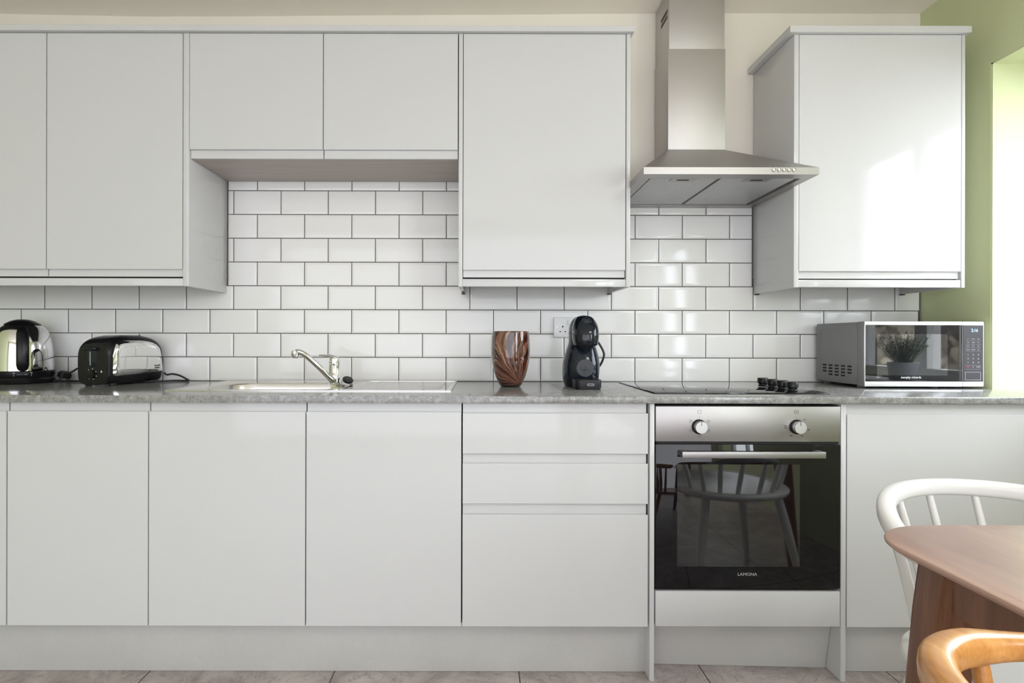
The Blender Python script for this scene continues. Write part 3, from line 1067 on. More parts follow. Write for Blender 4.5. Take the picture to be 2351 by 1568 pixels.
def sq(x, z, h, w=0.0006):
    for a, b, c, d in ((-h, h, h - w, h), (-h, h, -h, -h + w), (-h, -h + w, -h, h), (h - w, h, -h, h)):
        box(bm, x + a, x + b, YO - 0.0004, YO + 0.0002, z + c, z + d)


ps = 1 / 719.0
cx1, cx2, cz_ = bx(1606), bx(1828), zb(979.5, 1700)
for dx, dy, h, s_ in ((0, -34, 4, ':'), (-20, -12, 3.2, '+'), (20, -12, 3.2, 'i'), (-20, 9, 3.2, '-'), (20, 9, 3.2, '+'), (0, 20.5, 3.2, '*')):
    sq(cx1 + dx * ps, cz_ - dy * ps, h * ps)
    text_bm(bm, s_, 0.007, front_M(cx1 + dx * ps, YO - 0.0003, cz_ - dy * ps), 0.0002)
text_bm(bm, '0', 0.0045, front_M(cx1, YO - 0.0003, cz_ + 22 * ps), 0.0002)
sq(cx2, cz_ + 34 * ps, 4.4 * ps)
text_bm(bm, '\u00b0C', 0.0072, front_M(cx2, YO - 0.0003, cz_ + 34 * ps), 0.0002)
for dx, dy, s_ in ((0, -21.5, '\u2022'), (18.5, -16.5, '50'), (27.5, 7, '100'), (12.5, 20.5, '150'), (-12, 20.5, '200'), (-24.5, -2, 'Max'), (-24.5, 2.8, '230'), (40.5, -1, '\u2022')):
    text_bm(bm, s_, 0.0052 if s_ != '\u2022' else 0.007, front_M(cx2 + dx * ps, YO - 0.0003, cz_ - dy * ps), 0.0002)
obj('printed_lettering', bm, M_printk, pan)

# ================================================================== EXTRACTOR HOOD
DHF = 1.853
qx0, qx1 = X(1478, DHF, 390), X(1881, DHF, 390)
qz1, qz0 = Z(384, DHF, 1680), Z(400, DHF, 1680)
yf, yw = Y(DHF), 0.0
hd = thing('extractor_hood', 'stainless steel chimney extractor hood between two wall cabinets', 'extractor hood', ((qx0 + qx1) / 2, -0.23, qz0))
bm = BM()
ix0, ix1, iy0, iy1 = qx0 + 0.035, qx1 - 0.035, yf + 0.05, yw - 0.045
plate_with_hole(bm, [qx0, ix0, ix1, qx1], [yf, iy0, iy1, yw - 0.001], qz0, qz1, {(1, 1)})
obj('rim', bm, M_steel, hd)
CHD = 2.157
k0, k1 = X(1534, CHD, 200), X(1665.5, CHD, 200)
kz0 = Z(344, CHD, 1600)
bm = BM()
yw2 = yw - 0.0015
loft(bm, [[(qx0, yf, qz1), (qx1, yf, qz1), (qx1, yw2, qz1), (qx0, yw2, qz1)], [(k0, Y(CHD), kz0), (k1, Y(CHD), kz0), (k1, yw2, kz0), (k0, yw2, kz0)]], cap=False)
box(bm, ix0, ix1, iy0, iy1, qz0 + 0.010, qz0 + 0.012)
obj('canopy', bm, M_steel, hd, ang=15)
kzm = Z(112, CHD, 1600)
bm = BM(); box(bm, k0, k1, Y(CHD), yw2, kz0 + 0.0005, kzm, bev=0.0015)
ch = obj('lower_chimney', bm, M_steelv, hd)
bm = BM(); box(bm, k0 + 0.004, k1 - 0.002, Y(CHD) + 0.003, yw2 + 0.001, kzm - 0.02, ZC - 0.003, bev=0.0015)
cu_ = obj('upper_chimney', bm, M_steelv, hd)
bm = BM()
zv = Z(38, 2.22, 1520)
for r_ in range(2):
    for c_ in range(14):
        y = Y(2.178) + 0.0058 * c_
        box(bm, k0 + 0.0036, k0 + 0.0045, y, y + 0.0032, zv - 0.010 - 0.022 * r_, zv + 0.006 - 0.022 * r_)
obj('black_bars', bm, M_gap, cu_)  # two rows of short black bars on the upper chimney's side
mid = (ix0 + ix1) / 2 - 0.012
for a, b in ((ix0 + 0.008, mid - 0.006), (mid + 0.006, ix1 - 0.012)):
    bm = BM(); box(bm, a, b, iy0 + 0.006, iy1 - 0.006, qz0 + 0.0035, qz0 + 0.0095, bev=0.0015)
    fl = obj('grease_filter', bm, M_mesh, hd)
    cxm_ = (a + b) / 2
    bm = BM()
    plate_with_hole(bm, [cxm_ - 0.045, cxm_ - 0.022, cxm_ + 0.022, cxm_ + 0.045], [iy0 + 0.008, iy0 + 0.020, iy0 + 0.034, iy0 + 0.046], qz0 + 0.0020, qz0 + 0.0034, {(1, 1)})
    h_ = obj('filter_handle', bm, M_steel, fl)
    bm = BM(); box(bm, cxm_ - 0.022, cxm_ + 0.022, iy0 + 0.020, iy0 + 0.034, qz0 + 0.0028, qz0 + 0.0033)
    obj('handle_recess', bm, M_gap, fl)
bm = BM()
for px in (1776, 1788, 1799.5, 1811, 1822):
    Mk = Matrix.Translation((X(px, DHF, 390), yf, Z(390.5, DHF, px))) @ Matrix.Rotation(R(90), 4, 'X')
    tmp = BM(); lathe(tmp, [(0.0, 0.0002), (0.0062, 0.0002), (0.0062, 0.004), (0.0055, 0.006), (0.0, 0.0068)], (0, 0, 0), 20)
    tmp.transform(Mk)
    obj('button', tmp, M_chrome, hd)
bm.free()

# ================================================================== SOCKET
sx0, sx1 = X(1270.5, D0), X(1349, D0)
sz0, sz1 = Z(774.5, D0, 1300), Z(728.5, D0, 1300)
so = thing('power_socket', 'white double power socket on the tiles behind the coffee machine', 'socket', ((sx0 + sx1) / 2, 0, sz0))
bm = BM(); box(bm, sx0, sx1, -0.0095, -0.0003, sz0, sz1, bev=0.003, seg=3)
obj('face_plate', bm, M_socket, so)
scx = X(1291, D0)
for off in (0.0, 0.073):
    bm = BM()
    zc_ = Z(750, D0, 1290)
    box(bm, scx + off - 0.0022, scx + off + 0.0022, -0.0101, -0.0094, zc_ - 0.004, zc_ + 0.004)
    for d in (-0.0105, 0.0115):
        box(bm, scx + off + d - 0.0032, scx + off + d + 0.0032, -0.0101, -0.0094, zc_ - 0.0235, zc_ - 0.0195)
    obj('pin_holes', bm, M_gap, so)
    bm = BM(); box(bm, scx + off + 0.0225, scx + off + 0.0345, -0.0135, -0.0094, zc_ + 0.008, zc_ + 0.028, bev=0.0012)
    obj('rocker_switch', bm, M_socket, so)
tmp = BM(); lathe(tmp, [(0.0, 0), (0.003, 0), (0.003, 0.0006), (0.0, 0.0006)], (0, 0, 0), 16)
tmp.transform(Matrix.Translation((X(1278.5, D0), -0.0094, Z(750.5, D0, 1278))) @ Matrix.Rotation(R(90), 4, 'X'))
obj('screw', tmp, MATS['knob_silver'], so)

# ================================================================== VASE
DV = 2.075
vx, vy = X(1172, DV, 830), Y(DV)
sv = DV / F
prof = [(0.0, 0.0), (21, 0.0), (23.5, 1.5), (28, 9), (34.5, 24), (40, 42), (43.5, 62), (44.6, 82), (44, 104), (42.5, 122), (42.0, 125.5), (41.3, 126.2), (40.4, 125.5), (41, 104), (41.8, 82), (40, 62), (36, 42), (30, 24), (22, 10), (0.0, 7)]
bm = BM(); lathe(bm, [(r * sv, z * sv) for r, z in prof], (0, 0, 0), 56, cap=False)
bmesh.ops.remove_doubles(bm, verts=bm.verts, dist=1e-6)
v = tag(obj('vase', bm, M_vase), 'brown and black swirled glass vase on the worktop', 'vase')
v.location = (vx, vy, ZT + 0.0006)

# ================================================================== COFFEE MACHINE
cmx, cmy = X(1340, 2.04, 820), Y(2.055)
cm = thing('coffee_machine', 'rounded black capsule coffee machine on the worktop in front of the socket', 'coffee machine', (cmx, cmy, ZT + 0.0006))


def ell(cx, cy, rx, ry, z, n=40, p=2.4):
    out = []
    for i in range(n):
        a = 2 * PI * i / n
        c, s_ = math.cos(a), math.sin(a)
        out.append((cx + rx * math.copysign(abs(c) ** (2 / p), c), cy + ry * math.copysign(abs(s_) ** (2 / p), s_), z))
    return out


def smooth_rings(keys, cnt=5):
    """keys: (z, cx, cy, rx, ry) interpolated with a spline"""
    vs = [Vector((k[0], k[1], k[2])) for k in keys]
    us = [Vector((k[3], k[4], 0)) for k in keys]
    A, B = spline(vs, cnt), spline(us, cnt)
    return [ell(a.y, a.z, max(b.x, 0.001), max(b.y, 0.001), a.x) for a, b in zip(A, B)]


bm = BM()
loft(bm, smooth_rings([(0.0, -0.002, 0.045, 0.058, 0.070), (0.012, -0.002, 0.045, 0.063, 0.076), (0.04, -0.002, 0.042, 0.0685, 0.084), (0.075, -0.001, 0.040, 0.0695, 0.086),
                       (0.105, 0.0, 0.040, 0.066, 0.080), (0.14, 0.001, 0.042, 0.057, 0.070), (0.165, 0.002, 0.044, 0.0495, 0.062), (0.19, 0.003, 0.042, 0.049, 0.062),
                       (0.225, 0.003, 0.038, 0.0485, 0.064), (0.25, 0.003, 0.034, 0.041, 0.054), (0.266, 0.003, 0.03, 0.025, 0.032), (0.271, 0.003, 0.03, 0.004, 0.006)]))
obj('body', bm, M_navy, cm, local=True, ang=60)
bm = BM()
loft(bm, smooth_rings([(0.156, 0.004, -0.030, 0.038, 0.046), (0.160, 0.004, -0.030, 0.043, 0.052), (0.18, 0.004, -0.028, 0.0475, 0.058), (0.205, 0.004, -0.024, 0.0487, 0.060), (0.23, 0.004, -0.016, 0.0465, 0.058),
                       (0.252, 0.004, -0.006, 0.038, 0.048), (0.266, 0.004, 0.004, 0.026, 0.034), (0.2725, 0.004, 0.01, 0.004, 0.006)]))
hdm = obj('head', bm, M_gloss, cm, local=True, ang=60)
bm = BM(); lathe(bm, [(0.0, 0.138), (0.008, 0.138), (0.012, 0.142), (0.022, 0.158), (0.0, 0.158)], (-0.004, -0.034, 0), 28)
obj('nozzle', bm, M_blackm, cm, local=True)
# front badge disc
bm = BM()
tmp = BM(); lathe(tmp, [(0.0, 0.0), (0.0325, 0.0), (0.0335, 0.0015), (0.0325, 0.0035), (0.0, 0.0045)], (0, 0, 0), 44)
tmp.transform(Matrix.Translation((0.0005, -0.0425, 0.074)) @ Matrix.Rotation(R(90), 4, 'X'))
disc = obj('front_disc', tmp, M_dgrey, cm, local=True)
bm = BM()
zq = 0.074
for pts_ in ([(-0.016, zq + 0.002), (-0.016, zq - 0.002), (-0.012, zq - 0.0075), (0.014, zq - 0.0075)], [(0.0005, zq + 0.007), (0.0005, zq - 0.0075)], [(-0.016, zq + 0.002), (-0.019, zq + 0.004)]):
    tube(bm, [(x, -0.0472, z) for x, z in pts_], 0.0008, 6)
obj('embossed_cup', bm, M_black, disc, local=True)
bm = BM(); tube(bm, [(0.0005, -0.0466, 0.03), (0.0005, -0.0472, zq), (0.0005, -0.0445, 0.125)], 0.0005, 5)
obj('seam', bm, M_dgrey, cm, local=True)
# drip tray
bm = BM()
tr = rrect(-0.0475, 0.0485, -0.118, -0.030, 0.022, 7)
loft(bm, [[(x * 0.93 + 0.0, y * 0.97 - 0.002, 0.0) for x, y in tr], [(x * 0.98, y * 0.99, 0.006) for x, y in tr], [(x, y, 0.014) for x, y in tr], [(x, y, 0.032) for x, y in tr], [(x * 0.98, y * 0.985 - 0.001, 0.0345) for x, y in tr]])
trm = obj('drip_tray', bm, M_blackm, cm, local=True)
bm = BM()
for k in range(6):
    box(bm, -0.034 + 0.013 * k, -0.026 + 0.013 * k, -0.108, -0.05, 0.0347, 0.0362)
obj('grille', bm, M_black, trm, local=True)
bm = BM()
pill = rrect(-0.0125, 0.0125, 0.0135, 0.0225, 0.0042, 5)
pill2 = rrect(-0.0113, 0.0113, 0.0147, 0.0213, 0.0031, 5)
cxb = 0.0065
loft(bm, [[(x + cxb, -0.1181, z) for x, z in pill], [(x + cxb, -0.1189, z) for x, z in pill], [(x + cxb, -0.1189, z) for x, z in pill2], [(x + cxb, -0.1184, z) for x, z in pill2]], cap=False)
text_bm(bm, "De'Longhi", 0.0052, front_M(cxb, -0.1186, 0.0181), 0.0002)
obj('badge', bm, M_print, trm, local=True)
bm = BM()
lo = [(0.004 + 0.0165 * math.cos(2 * PI * k / 40), 0.2505 + 0.0098 * math.sin(2 * PI * k / 40)) for k in range(41)]


def head_y(x, z):
    # point on the head's front surface
    ks = [(0.205, -0.024, 0.0487, 0.060), (0.23, -0.016, 0.0465, 0.058), (0.252, -0.006, 0.038, 0.048), (0.266, 0.004, 0.026, 0.034)]
    for a, b in zip(ks, ks[1:]):
        if a[0] <= z <= b[0]:
            f_ = (z - a[0]) / (b[0] - a[0])
            cy, rx, ry = (a[i] + (b[i] - a[i]) * f_ for i in (1, 2, 3))
            return cy - ry * max(0.0, 1 - abs((x - 0.004) / rx) ** 2.4) ** (1 / 2.4)
    return -0.03


tube(bm, [(x, head_y(x, z) - 0.0028, z) for x, z in lo], 0.0006, 5)
for zz, s_ in ((0.2530, 'DOLCE'), (0.2470, 'GUSTO')):
    text_bm(bm, s_, 0.0056, Matrix.Translation((0.004, head_y(0.004, zz) - 0.0030, zz)) @ Matrix.Rotation(R(90 - 28), 4, 'X'), 0.0002)
obj('logo', bm, simple('dim_logo_print', (0.12, 0.125, 0.13), 0.4), hdm, local=True)
bm = BM(); tube(bm, [(-0.0415, -0.045, 0.205), (-0.0405, -0.052, 0.212)], [0.0022, 0.0022], 8)
obj('button', bm, M_chrome, cm, local=True)
bm = BM()
tube(bm, spline([(0.046, 0.055, 0.188), (0.070, 0.06, 0.170), (0.092, 0.06, 0.130), (0.090, 0.06, 0.105), (0.076, 0.065, 0.075), (0.05, 0.07, 0.05)], 6), 0.0042, 10)
obj('cord', bm, M_rub, cm, local=True)

# ================================================================== KETTLE
DKt = 2.205
kx_, ky_ = X(52, DKt, 850), Y(DKt)
kt = thing('kettle', 'polished steel kettle with black handle and base at the left end', 'kettle', (kx_, ky_, ZT + 0.0006))
s_ = DKt / F
K = lambda px, py: (px * s_, (881 - py) * s_)
ang0 = math.atan2(0 - (-D0) - 0, 0)
bm = BM()
lathe(bm, [K(0, 881), K(54, 881), K(58, 879), K(59.5, 872), K(57, 868), K(58, 866), K(59.5, 862), K(59.5, 854), K(58, 852.5), K(0, 852.5)], (0, 0, 0), 56)
ktb = obj('base', bm, M_black, kt, local=True)
bm = BM()
pk = [(0, 852), (57.5, 852), (57.8, 840), (57.2, 825), (56, 808), (54, 790), (51, 775), (46.5, 763), (41, 755), (35, 750), (33, 748.6), (0, 748.4)]
lathe(bm, [K(r, y) for r, y in pk], (0, 0, 0), 64)
kb = obj('body', bm, M_chrome, kt, local=True, ang=40)
bm = BM()
lathe(bm, [K(0, 748.2), K(34.2, 748.3), K(31, 745.2), K(22, 739.8), K(11, 736.2), K(0, 735.6)], (0, 0, 0), 48)
obj('lid', bm, M_black, kt, local=True)
# handle faces the camera
fa = math.atan2(-(ky_ + D0), -kx_)                     # direction from kettle to camera in plan
dv = Vector((math.cos(fa), math.sin(fa), 0)); sd = Vector((-dv.y, dv.x, 0))
bm = BM()
hp = []
for r, y, off in ((40, 756, 1), (46, 761, 4), (53, 771, 8), (60, 790, 13), (63, 815, 14), (62.5, 835, 10), (59.5, 846, 4), (57, 850, -1)):
    a, z = K(r + 0.25 * off, y)
    hp.append(dv * a + Vector((0, 0, z)))
hp = spline(hp, 5)
ws = []
nH = len(hp)
tube(bm, hp, [0.0200 * min(1.0, 0.62 + 0.5 * math.sin(PI * min(1, (i + 0.5) / nH * 1.0))) for i in range(nH)], 16, sx=1.0, sy=0.42, up=tuple(dv))
obj('handle', bm, M_black, kt, local=True, ang=60)
bm = BM()
for sgn in (-1, 1):
    c = dv * (59.9 * s_) + sd * (sgn * 0.0265)
    Mf = Matrix.Translation(c * 1.0 + Vector((0, 0, K(0, 858.5)[1] + 0.004))) @ Matrix.Rotation(fa + R(90), 4, 'Z') @ Matrix.Rotation(R(90), 4, 'X')
    text_bm(bm, 'O', 0.0085, Mf @ Matrix.Translation((0, 0, -0.0030)), 0.0006)
    text_bm(bm, 'I', 0.0085, Mf @ Matrix.Translation((0, -0.0095, -0.0030)), 0.0006)
obj('switch_lettering', bm, M_printw, ktb, local=True)
bm = BM()
tmp = BM(); box(tmp, -0.018, 0.018, -0.004, 0.006, -0.003, 0.003, bev=0.001)
tmp.transform(Matrix.Translation(dv * (58.5 * s_) + Vector((0, 0, K(0, 860)[1]))) @ Matrix.Rotation(fa + R(90), 4, 'Z'))
obj('switch', tmp, M_gloss, kt, local=True)
bm.free()
# kettle cord along the wall
Dc = 2.235
bm = BM()
tube(bm, spline([(X(100, 2.24, 875), Y(2.25), ZT + 0.008), (X(118, Dc, 875), Y(Dc), ZT + 0.0042), (X(150, Dc, 873), Y(Dc + 0.01), ZT + 0.0042), (X(170, Dc, 871), Y(Dc), ZT + 0.0042), (X(188, Dc, 871), Y(2.232), ZT + 0.0042)], 6), 0.0036, 8)
obj('cord', bm, M_rub, kt)

# ================================================================== TOASTER
trz = R(-12.0)
tnx, tny = X(250, 2.03, 880), Y(2.03)                  # near right bottom corner
TWd, TLn, THt = 0.150, 0.262, 0.193
u = Vector((math.cos(trz), math.sin(trz), 0))
tc_ = Vector((tnx, tny, 0)) - u * (TWd / 2)
to = thing('toaster', 'chrome-sided black toaster standing on the worktop beside the kettle', 'toaster', (tc_.x, tc_.y, ZT + 0.0006), trz)


def srect(w, h, zc_, y, n=44, p=4.5, bulge=1.0):
    out = []
    for i in range(n):
        a = 2 * PI * i / n
        c, s2 = math.cos(a), math.sin(a)
        x = w * math.copysign(abs(c) ** (2 / p), c)
        z = h * math.copysign(abs(s2) ** (2 / p), s2)
        out.append((x, y, zc_ + z))
    return out


def tdome(yy):
    q = abs(yy - TLn / 2) / (TLn / 2)
    return (1 - q ** 3.6) ** (1 / 3.6) if q < 1 else 0.0


bm = BM()
rings = []
for k in range(25):
    yy = TLn * (0.5 - 0.5 * math.cos(PI * (0.055 + 0.89 * k / 24)))
    q = abs(yy - TLn / 2) / (TLn / 2)
    f = max(0.05, 1 - q ** 5) ** 0.2
    w = TWd / 2 * (0.80 + 0.20 * f)
    top = THt * (0.74 + 0.26 * (max(0, 1 - q ** 3.0)) ** 0.5)
    bot = 0.0035
    rings.append(srect(w, (top - bot) / 2, (top + bot) / 2, yy))
loft(bm, rings)
obj('body', bm, M_black, to, local=True, ang=50)
bm = BM()
rings = []
ya_, yb2 = 0.010, TLn + 0.001
for k in range(31):
    tt = k / 30
    yy = ya_ + (yb2 - ya_) * tt
    q = abs(2 * tt - 1)
    top = 0.034 + 0.142 * max(0.02, 1 - q ** 6) ** 0.34 * (1 - 0.13 * max(0.0, 2 * tt - 1) ** 2)
    bot = 0.030 + 0.008 * tt
    w = TWd / 2 + 0.004 - 0.010 * max(0, q - 0.8) / 0.2 + 0.003 * (1 - q * q)
    rings.append(srect(w, max(0.004, (top - bot) / 2), (top + bot) / 2, yy, p=7))
loft(bm, rings)
side = obj('chrome_shell', bm, M_chrome, to, local=True, ang=50)
bm = BM()
Mt = Matrix.Translation((TWd / 2 + 0.0060, TLn - 0.040, 0.0)) @ Matrix.Rotation(R(90), 4, 'Z') @ Matrix.Rotation(R(90), 4, 'X')
for dz, s3 in ((0.070, 'Russell'), (0.0605, 'Hobbs')):
    text_bm(bm, s3, 0.0105, Mt @ Matrix.Translation((0, dz, 0)), 0.0004)
obj('lettering', bm, M_printk, side, local=True)
for xo in (-0.028, 0.028):
    bm = BM(); box(bm, xo - 0.016, xo + 0.016, 0.085, TLn - 0.085, THt - 0.006, THt - 0.0006, bev=0.001)
    obj('bread_slot', bm, M_chrome if xo < 0 else M_gap, to, local=True)
bm = BM(); box(bm, -0.026, 0.020, 0.0018, 0.010, 0.068, 0.146, bev=0.003)
obj('lever_track', bm, M_gloss, to, local=True)
bm = BM(); box(bm, -0.012, -0.0095, -0.0002, 0.004, 0.078, 0.130)
obj('lever_slot', bm, M_print, to, local=True)
bm = BM(); box(bm, -0.030, 0.026, -0.014, 0.006, 0.136, 0.147, bev=0.004, seg=3)
obj('lever', bm, M_gloss, to, local=True)
tmp = BM(); lathe(tmp, [(0.0, 0), (0.017, 0), (0.016, 0.010), (0.0, 0.011)], (0, 0, 0), 28)
tmp.transform(Matrix.Translation((-0.004, 0.003, 0.045)) @ Matrix.Rotation(R(90), 4, 'X'))
obj('browning_dial', tmp, M_black, to, local=True)
bm = BM()
for k in range(6):
    a = R(-40 + 50 * k)
    c = (-0.004 + 0.022 * math.sin(a), 0.0, 0.045 + 0.020 * math.cos(a))
    box(bm, c[0] - 0.001, c[0] + 0.001, 0.0002, 0.003, c[2] - 0.0016, c[2] + 0.0016)
prism(bm, [(0.036, 0.052), (0.043, 0.052), (0.0395, 0.060)], 'y', 0.0005, 0.004)
obj('printed_marks', bm, M_printw, to, local=True)
for xo, yo in ((-0.055, 0.035), (0.055, 0.035), (-0.055, TLn - 0.04), (0.055, TLn - 0.04)):
    bm = BM(); lathe(bm, [(0.0, 0), (0.011, 0), (0.012, 0.003), (0.012, 0.010), (0.0, 0.010)], (xo, yo, 0), 20)
    obj('foot', bm, M_rub, to, local=True)
# cord: leaves the far end, loops right and runs back behind; its plug lies by the kettle
Dt = 2.285
bm = BM()
tube(bm, spline([(X(378, 2.27, 862), Y(2.265), ZT + 0.040), (X(388, Dt, 857), Y(2.27), ZT + 0.030), (X(400, Dt, 853), Y(2.272), ZT + 0.033), (X(416, Dt, 856), Y(2.275), ZT + 0.026), (X(431, Dt, 866), Y(2.28), ZT + 0.010),
                 (X(430, Dt, 872), Y(2.288), ZT + 0.0045), (X(405, 2.295, 873), Y(2.285), ZT + 0.0045), (X(378, 2.25, 873), Y(2.26), ZT + 0.0045), (X(330, 2.22, 873), Y(2.22), ZT + 0.0045), (X(255, 2.24, 873), Y(2.23), ZT + 0.0045),
                 (X(222, 2.26, 860), Y(2.27), ZT + 0.012), (X(206, 2.27, 845), Y(2.275), ZT + 0.046), (X(182, 2.27, 837), Y(2.27), ZT + 0.056),
                 (X(170, 2.272, 843), Y(2.272), ZT + 0.046), (X(157, 2.272, 857), Y(2.272), ZT + 0.033)], 6), 0.0038, 8)
cd = obj('cord', bm, M_rub, to)
bm = BM()
pc = Vector((X(147, 2.27, 862), Y(2.274), ZT + 0.029))
tmp = BM()
loft(tmp, [[(x, y * 0.8, -0.012) for x, y in rrect(-0.021, 0.021, -0.021, 0.021, 0.01, 4)], [(x, y * 0.8, 0.004) for x, y in rrect(-0.022, 0.022, -0.022, 0.022, 0.01, 4)], [(x * 0.7, y * 0.6, 0.013) for x, y in rrect(-0.022, 0.022, -0.022, 0.022, 0.01, 4)]])
Mp = Matrix.Translation(pc) @ Matrix.Rotation(R(20), 4, 'Y') @ Matrix.Rotation(R(60), 4, 'Z')
tmp.transform(Mp)
pg = obj('mains_plug', tmp, M_rub, cd)
tmp = BM()
for a, b in ((-0.011, -0.006), (0.011, -0.006), (0, 0.010)):
    box(tmp, a - 0.003, a + 0.003, b - 0.002, b + 0.002, -0.024, -0.012)
tmp.transform(Matrix.Translation(pc + Vector((0, 0, 0.0015))) @ Matrix.Rotation(R(20), 4, 'Y') @ Matrix.Rotation(R(60), 4, 'Z'))
obj('pins', tmp, M_chrome, pg)

# ================================================================== MICROWAVE
DM = 2.012
m0, m1 = X(1985, DM, 810), X(2260, DM, 810)
mzt, mzb = Z(738, DM, 2120), Z(888, DM, 2120)
ym = Y(DM)
mw = thing('microwave', 'silver grey microwave oven standing in the corner by the window', 'microwave', ((m0 + m1) / 2, ym + 0.15, ZT + 0.0006))
yb0, yb1 = ym + 0.040, -0.0215
bm = BM(); box(bm, m0 + 0.002, m1 - 0.004, yb0, yb1, mzb + 0.003, mzt - 0.001, bev=0.004)
body = obj('body', bm, M_mwbody, mw)
# front moulding: silver frame around door glass and control panel
xs_ = X(2210.5, DM, 810)
gz1, gz0 = Z(746.5, DM, 2100), Z(876, DM, 2100)
bm = BM()
plate = []
bmD = BM()
box(bmD, m0, xs_ - 0.0012, ym + 0.003, yb0 - 0.0015, mzb, mzt, bev=0.003)
dr = obj('door', bmD, M_mwbody, mw)
bm = BM()
box(bm, m0 + 0.0005, xs_ - 0.0014, ym, ym + 0.006, gz1, mzt - 0.0005, bev=0.0018)
box(bm, m0 + 0.0005, xs_ - 0.0014, ym, ym + 0.006, mzb + 0.0005, gz0, bev=0.0018)
box(bm, m0 + 0.0005, m0 + 0.003, ym, ym + 0.006, mzb + 0.003, mzt - 0.003, bev=0.0008)
obj('door_trim', bm, M_silver, dr)
bm = BM(); box(bm, m0 + 0.003, xs_ - 0.0016, ym + 0.0012, ym + 0.004, gz0, gz1)
gls = obj('door_glass', bm, M_mwglass, dr)
bm = BM(); box(bm, X(2014, DM), X(2176, DM), ym + 0.0008, ym + 0.0016, Z(862, DM, 2100), Z(767, DM, 2100))
obj('inner_window', bm, simple('mesh_window', (0.012, 0.012, 0.013), 0.03, ior=2.05, bscale=2), gls)
bm = BM()
text_bm(bm, 'morphy richards', 0.0122, front_M(X(2092.5, DM), ym + 0.001, Z(866.5, DM, 2092)), 0.0002, 0.92)
obj('lettering', bm, M_printw, gls)
bm = BM()
lx, lz = X(2019, DM), Z(866.5, DM, 2019)
for k in range(3):
    text_bm(bm, '8Ri'[k], 0.0085, front_M(lx - 0.007 + 0.0065 * k, ym + 0.001, lz), 0.0002)
for a, b, c, d in ((-0.0115, 0.0105, 0.0052, 0.0056), (-0.0115, -0.0111, -0.0054, 0.0054)):
    box(bm, lx + a, lx + b, ym + 0.0007, ym + 0.0012, lz + c, lz + d)
obj('rating_mark', bm, M_print, gls)
bm = BM(); box(bm, X(2203, DM), X(2207, DM), ym + 0.0008, ym + 0.0013, gz0 + 0.002, gz1)
obj('edge_strip', bm, M_dgrey, dr)
bm = BM()
box(bm, xs_, m1, ym, yb0 - 0.001, mzb, mzt, bev=0.004, seg=3)
cpn = obj('control_fascia', bm, M_silver, mw)
bm = BM(); box(bm, xs_ + 0.0012, X(2257, DM), ym - 0.0006, ym + 0.002, gz0, gz1)
pnl = obj('control_panel', bm, M_panel, cpn)
bm = BM()
text_bm(bm, '2:16', 0.0165, Matrix.Translation((X(2237, DM), ym - 0.0008, Z(758.8, DM, 2237))) @ Matrix.Rotation(R(90), 4, 'X') @ Matrix.Shear('XY', 4, (0.15, 0)), 0.0002, 0.9)
obj('clock_digits', bm, M_led, pnl)
bm = BM()
cols = [X(p, DM) for p in (2222, 2234, 2246)]
yp = ym - 0.0008
rows_txt = [(778, ('Jet', 'Defrost', 'Auto')), (786.5, ('Clock', 'Weight', 'Time')), (794.5, ('Potato', 'Pizza', 'Veg')), (802.5, ('Popcorn', 'Beverage', 'Fish'))]
for py, ws_ in rows_txt:
    for c, w in zip(cols, ws_):
        text_bm(bm, w, 0.0046, front_M(c, yp, Z(py, DM, 2234)), 0.00015, 0.85)
        box(bm, c - 0.008, c + 0.008, yp - 0.0001, yp + 0.0002, Z(py + 4.1, DM, 2234) - 0.0002, Z(py + 4.1, DM, 2234) + 0.0002)
for py, ws_ in ((814.5, '123'), (823.5, '456'), (832.5, '789')):
    for c, w in zip(cols, ws_):
        text_bm(bm, w, 0.0088, front_M(c, yp, Z(py, DM, 2234)), 0.00015)
for py in (838.5, 847.5):
    box(bm, cols[0] - 0.009, cols[2] + 0.009, yp - 0.0001, yp + 0.0002, Z(py, DM, 2234) - 0.0002, Z(py, DM, 2234) + 0.0002)
text_bm(bm, '0', 0.0075, front_M(cols[1], yp, Z(842.5, DM, 2234)), 0.00015)
text_bm(bm, 'START', 0.0062, front_M(cols[2], yp, Z(842.5, DM, 2234)), 0.00015, 0.85)
bz0, bz1, bxx0, bxx1 = Z(872.5, DM, 2234), Z(854, DM, 2234), X(2215.6, DM), X(2251.5, DM)
w_ = 0.0011
for a, b, c, d in ((bxx0, bxx1, bz1 - w_, bz1), (bxx0, bxx1, bz0, bz0 + w_), (bxx0, bxx0 + w_, bz0, bz1), (bxx1 - w_, bxx1, bz0, bz1)):
    box(bm, a, b, yp - 0.0003, yp + 0.0003, c, d)
obj('key_legends', bm, M_print, pnl)
bm = BM()
text_bm(bm, 'STOP', 0.0062, front_M(cols[0], yp, Z(842.5, DM, 2234)), 0.00015, 0.9)
obj('stop_legend', bm, M_printr, pnl)
bm = BM(); box(bm, bxx0 + w_, bxx1 - w_, yp - 0.0002, yp + 0.0004, bz0 + w_, bz1 - w_)
obj('door_button', bm, MATS['control_panel'], pnl)
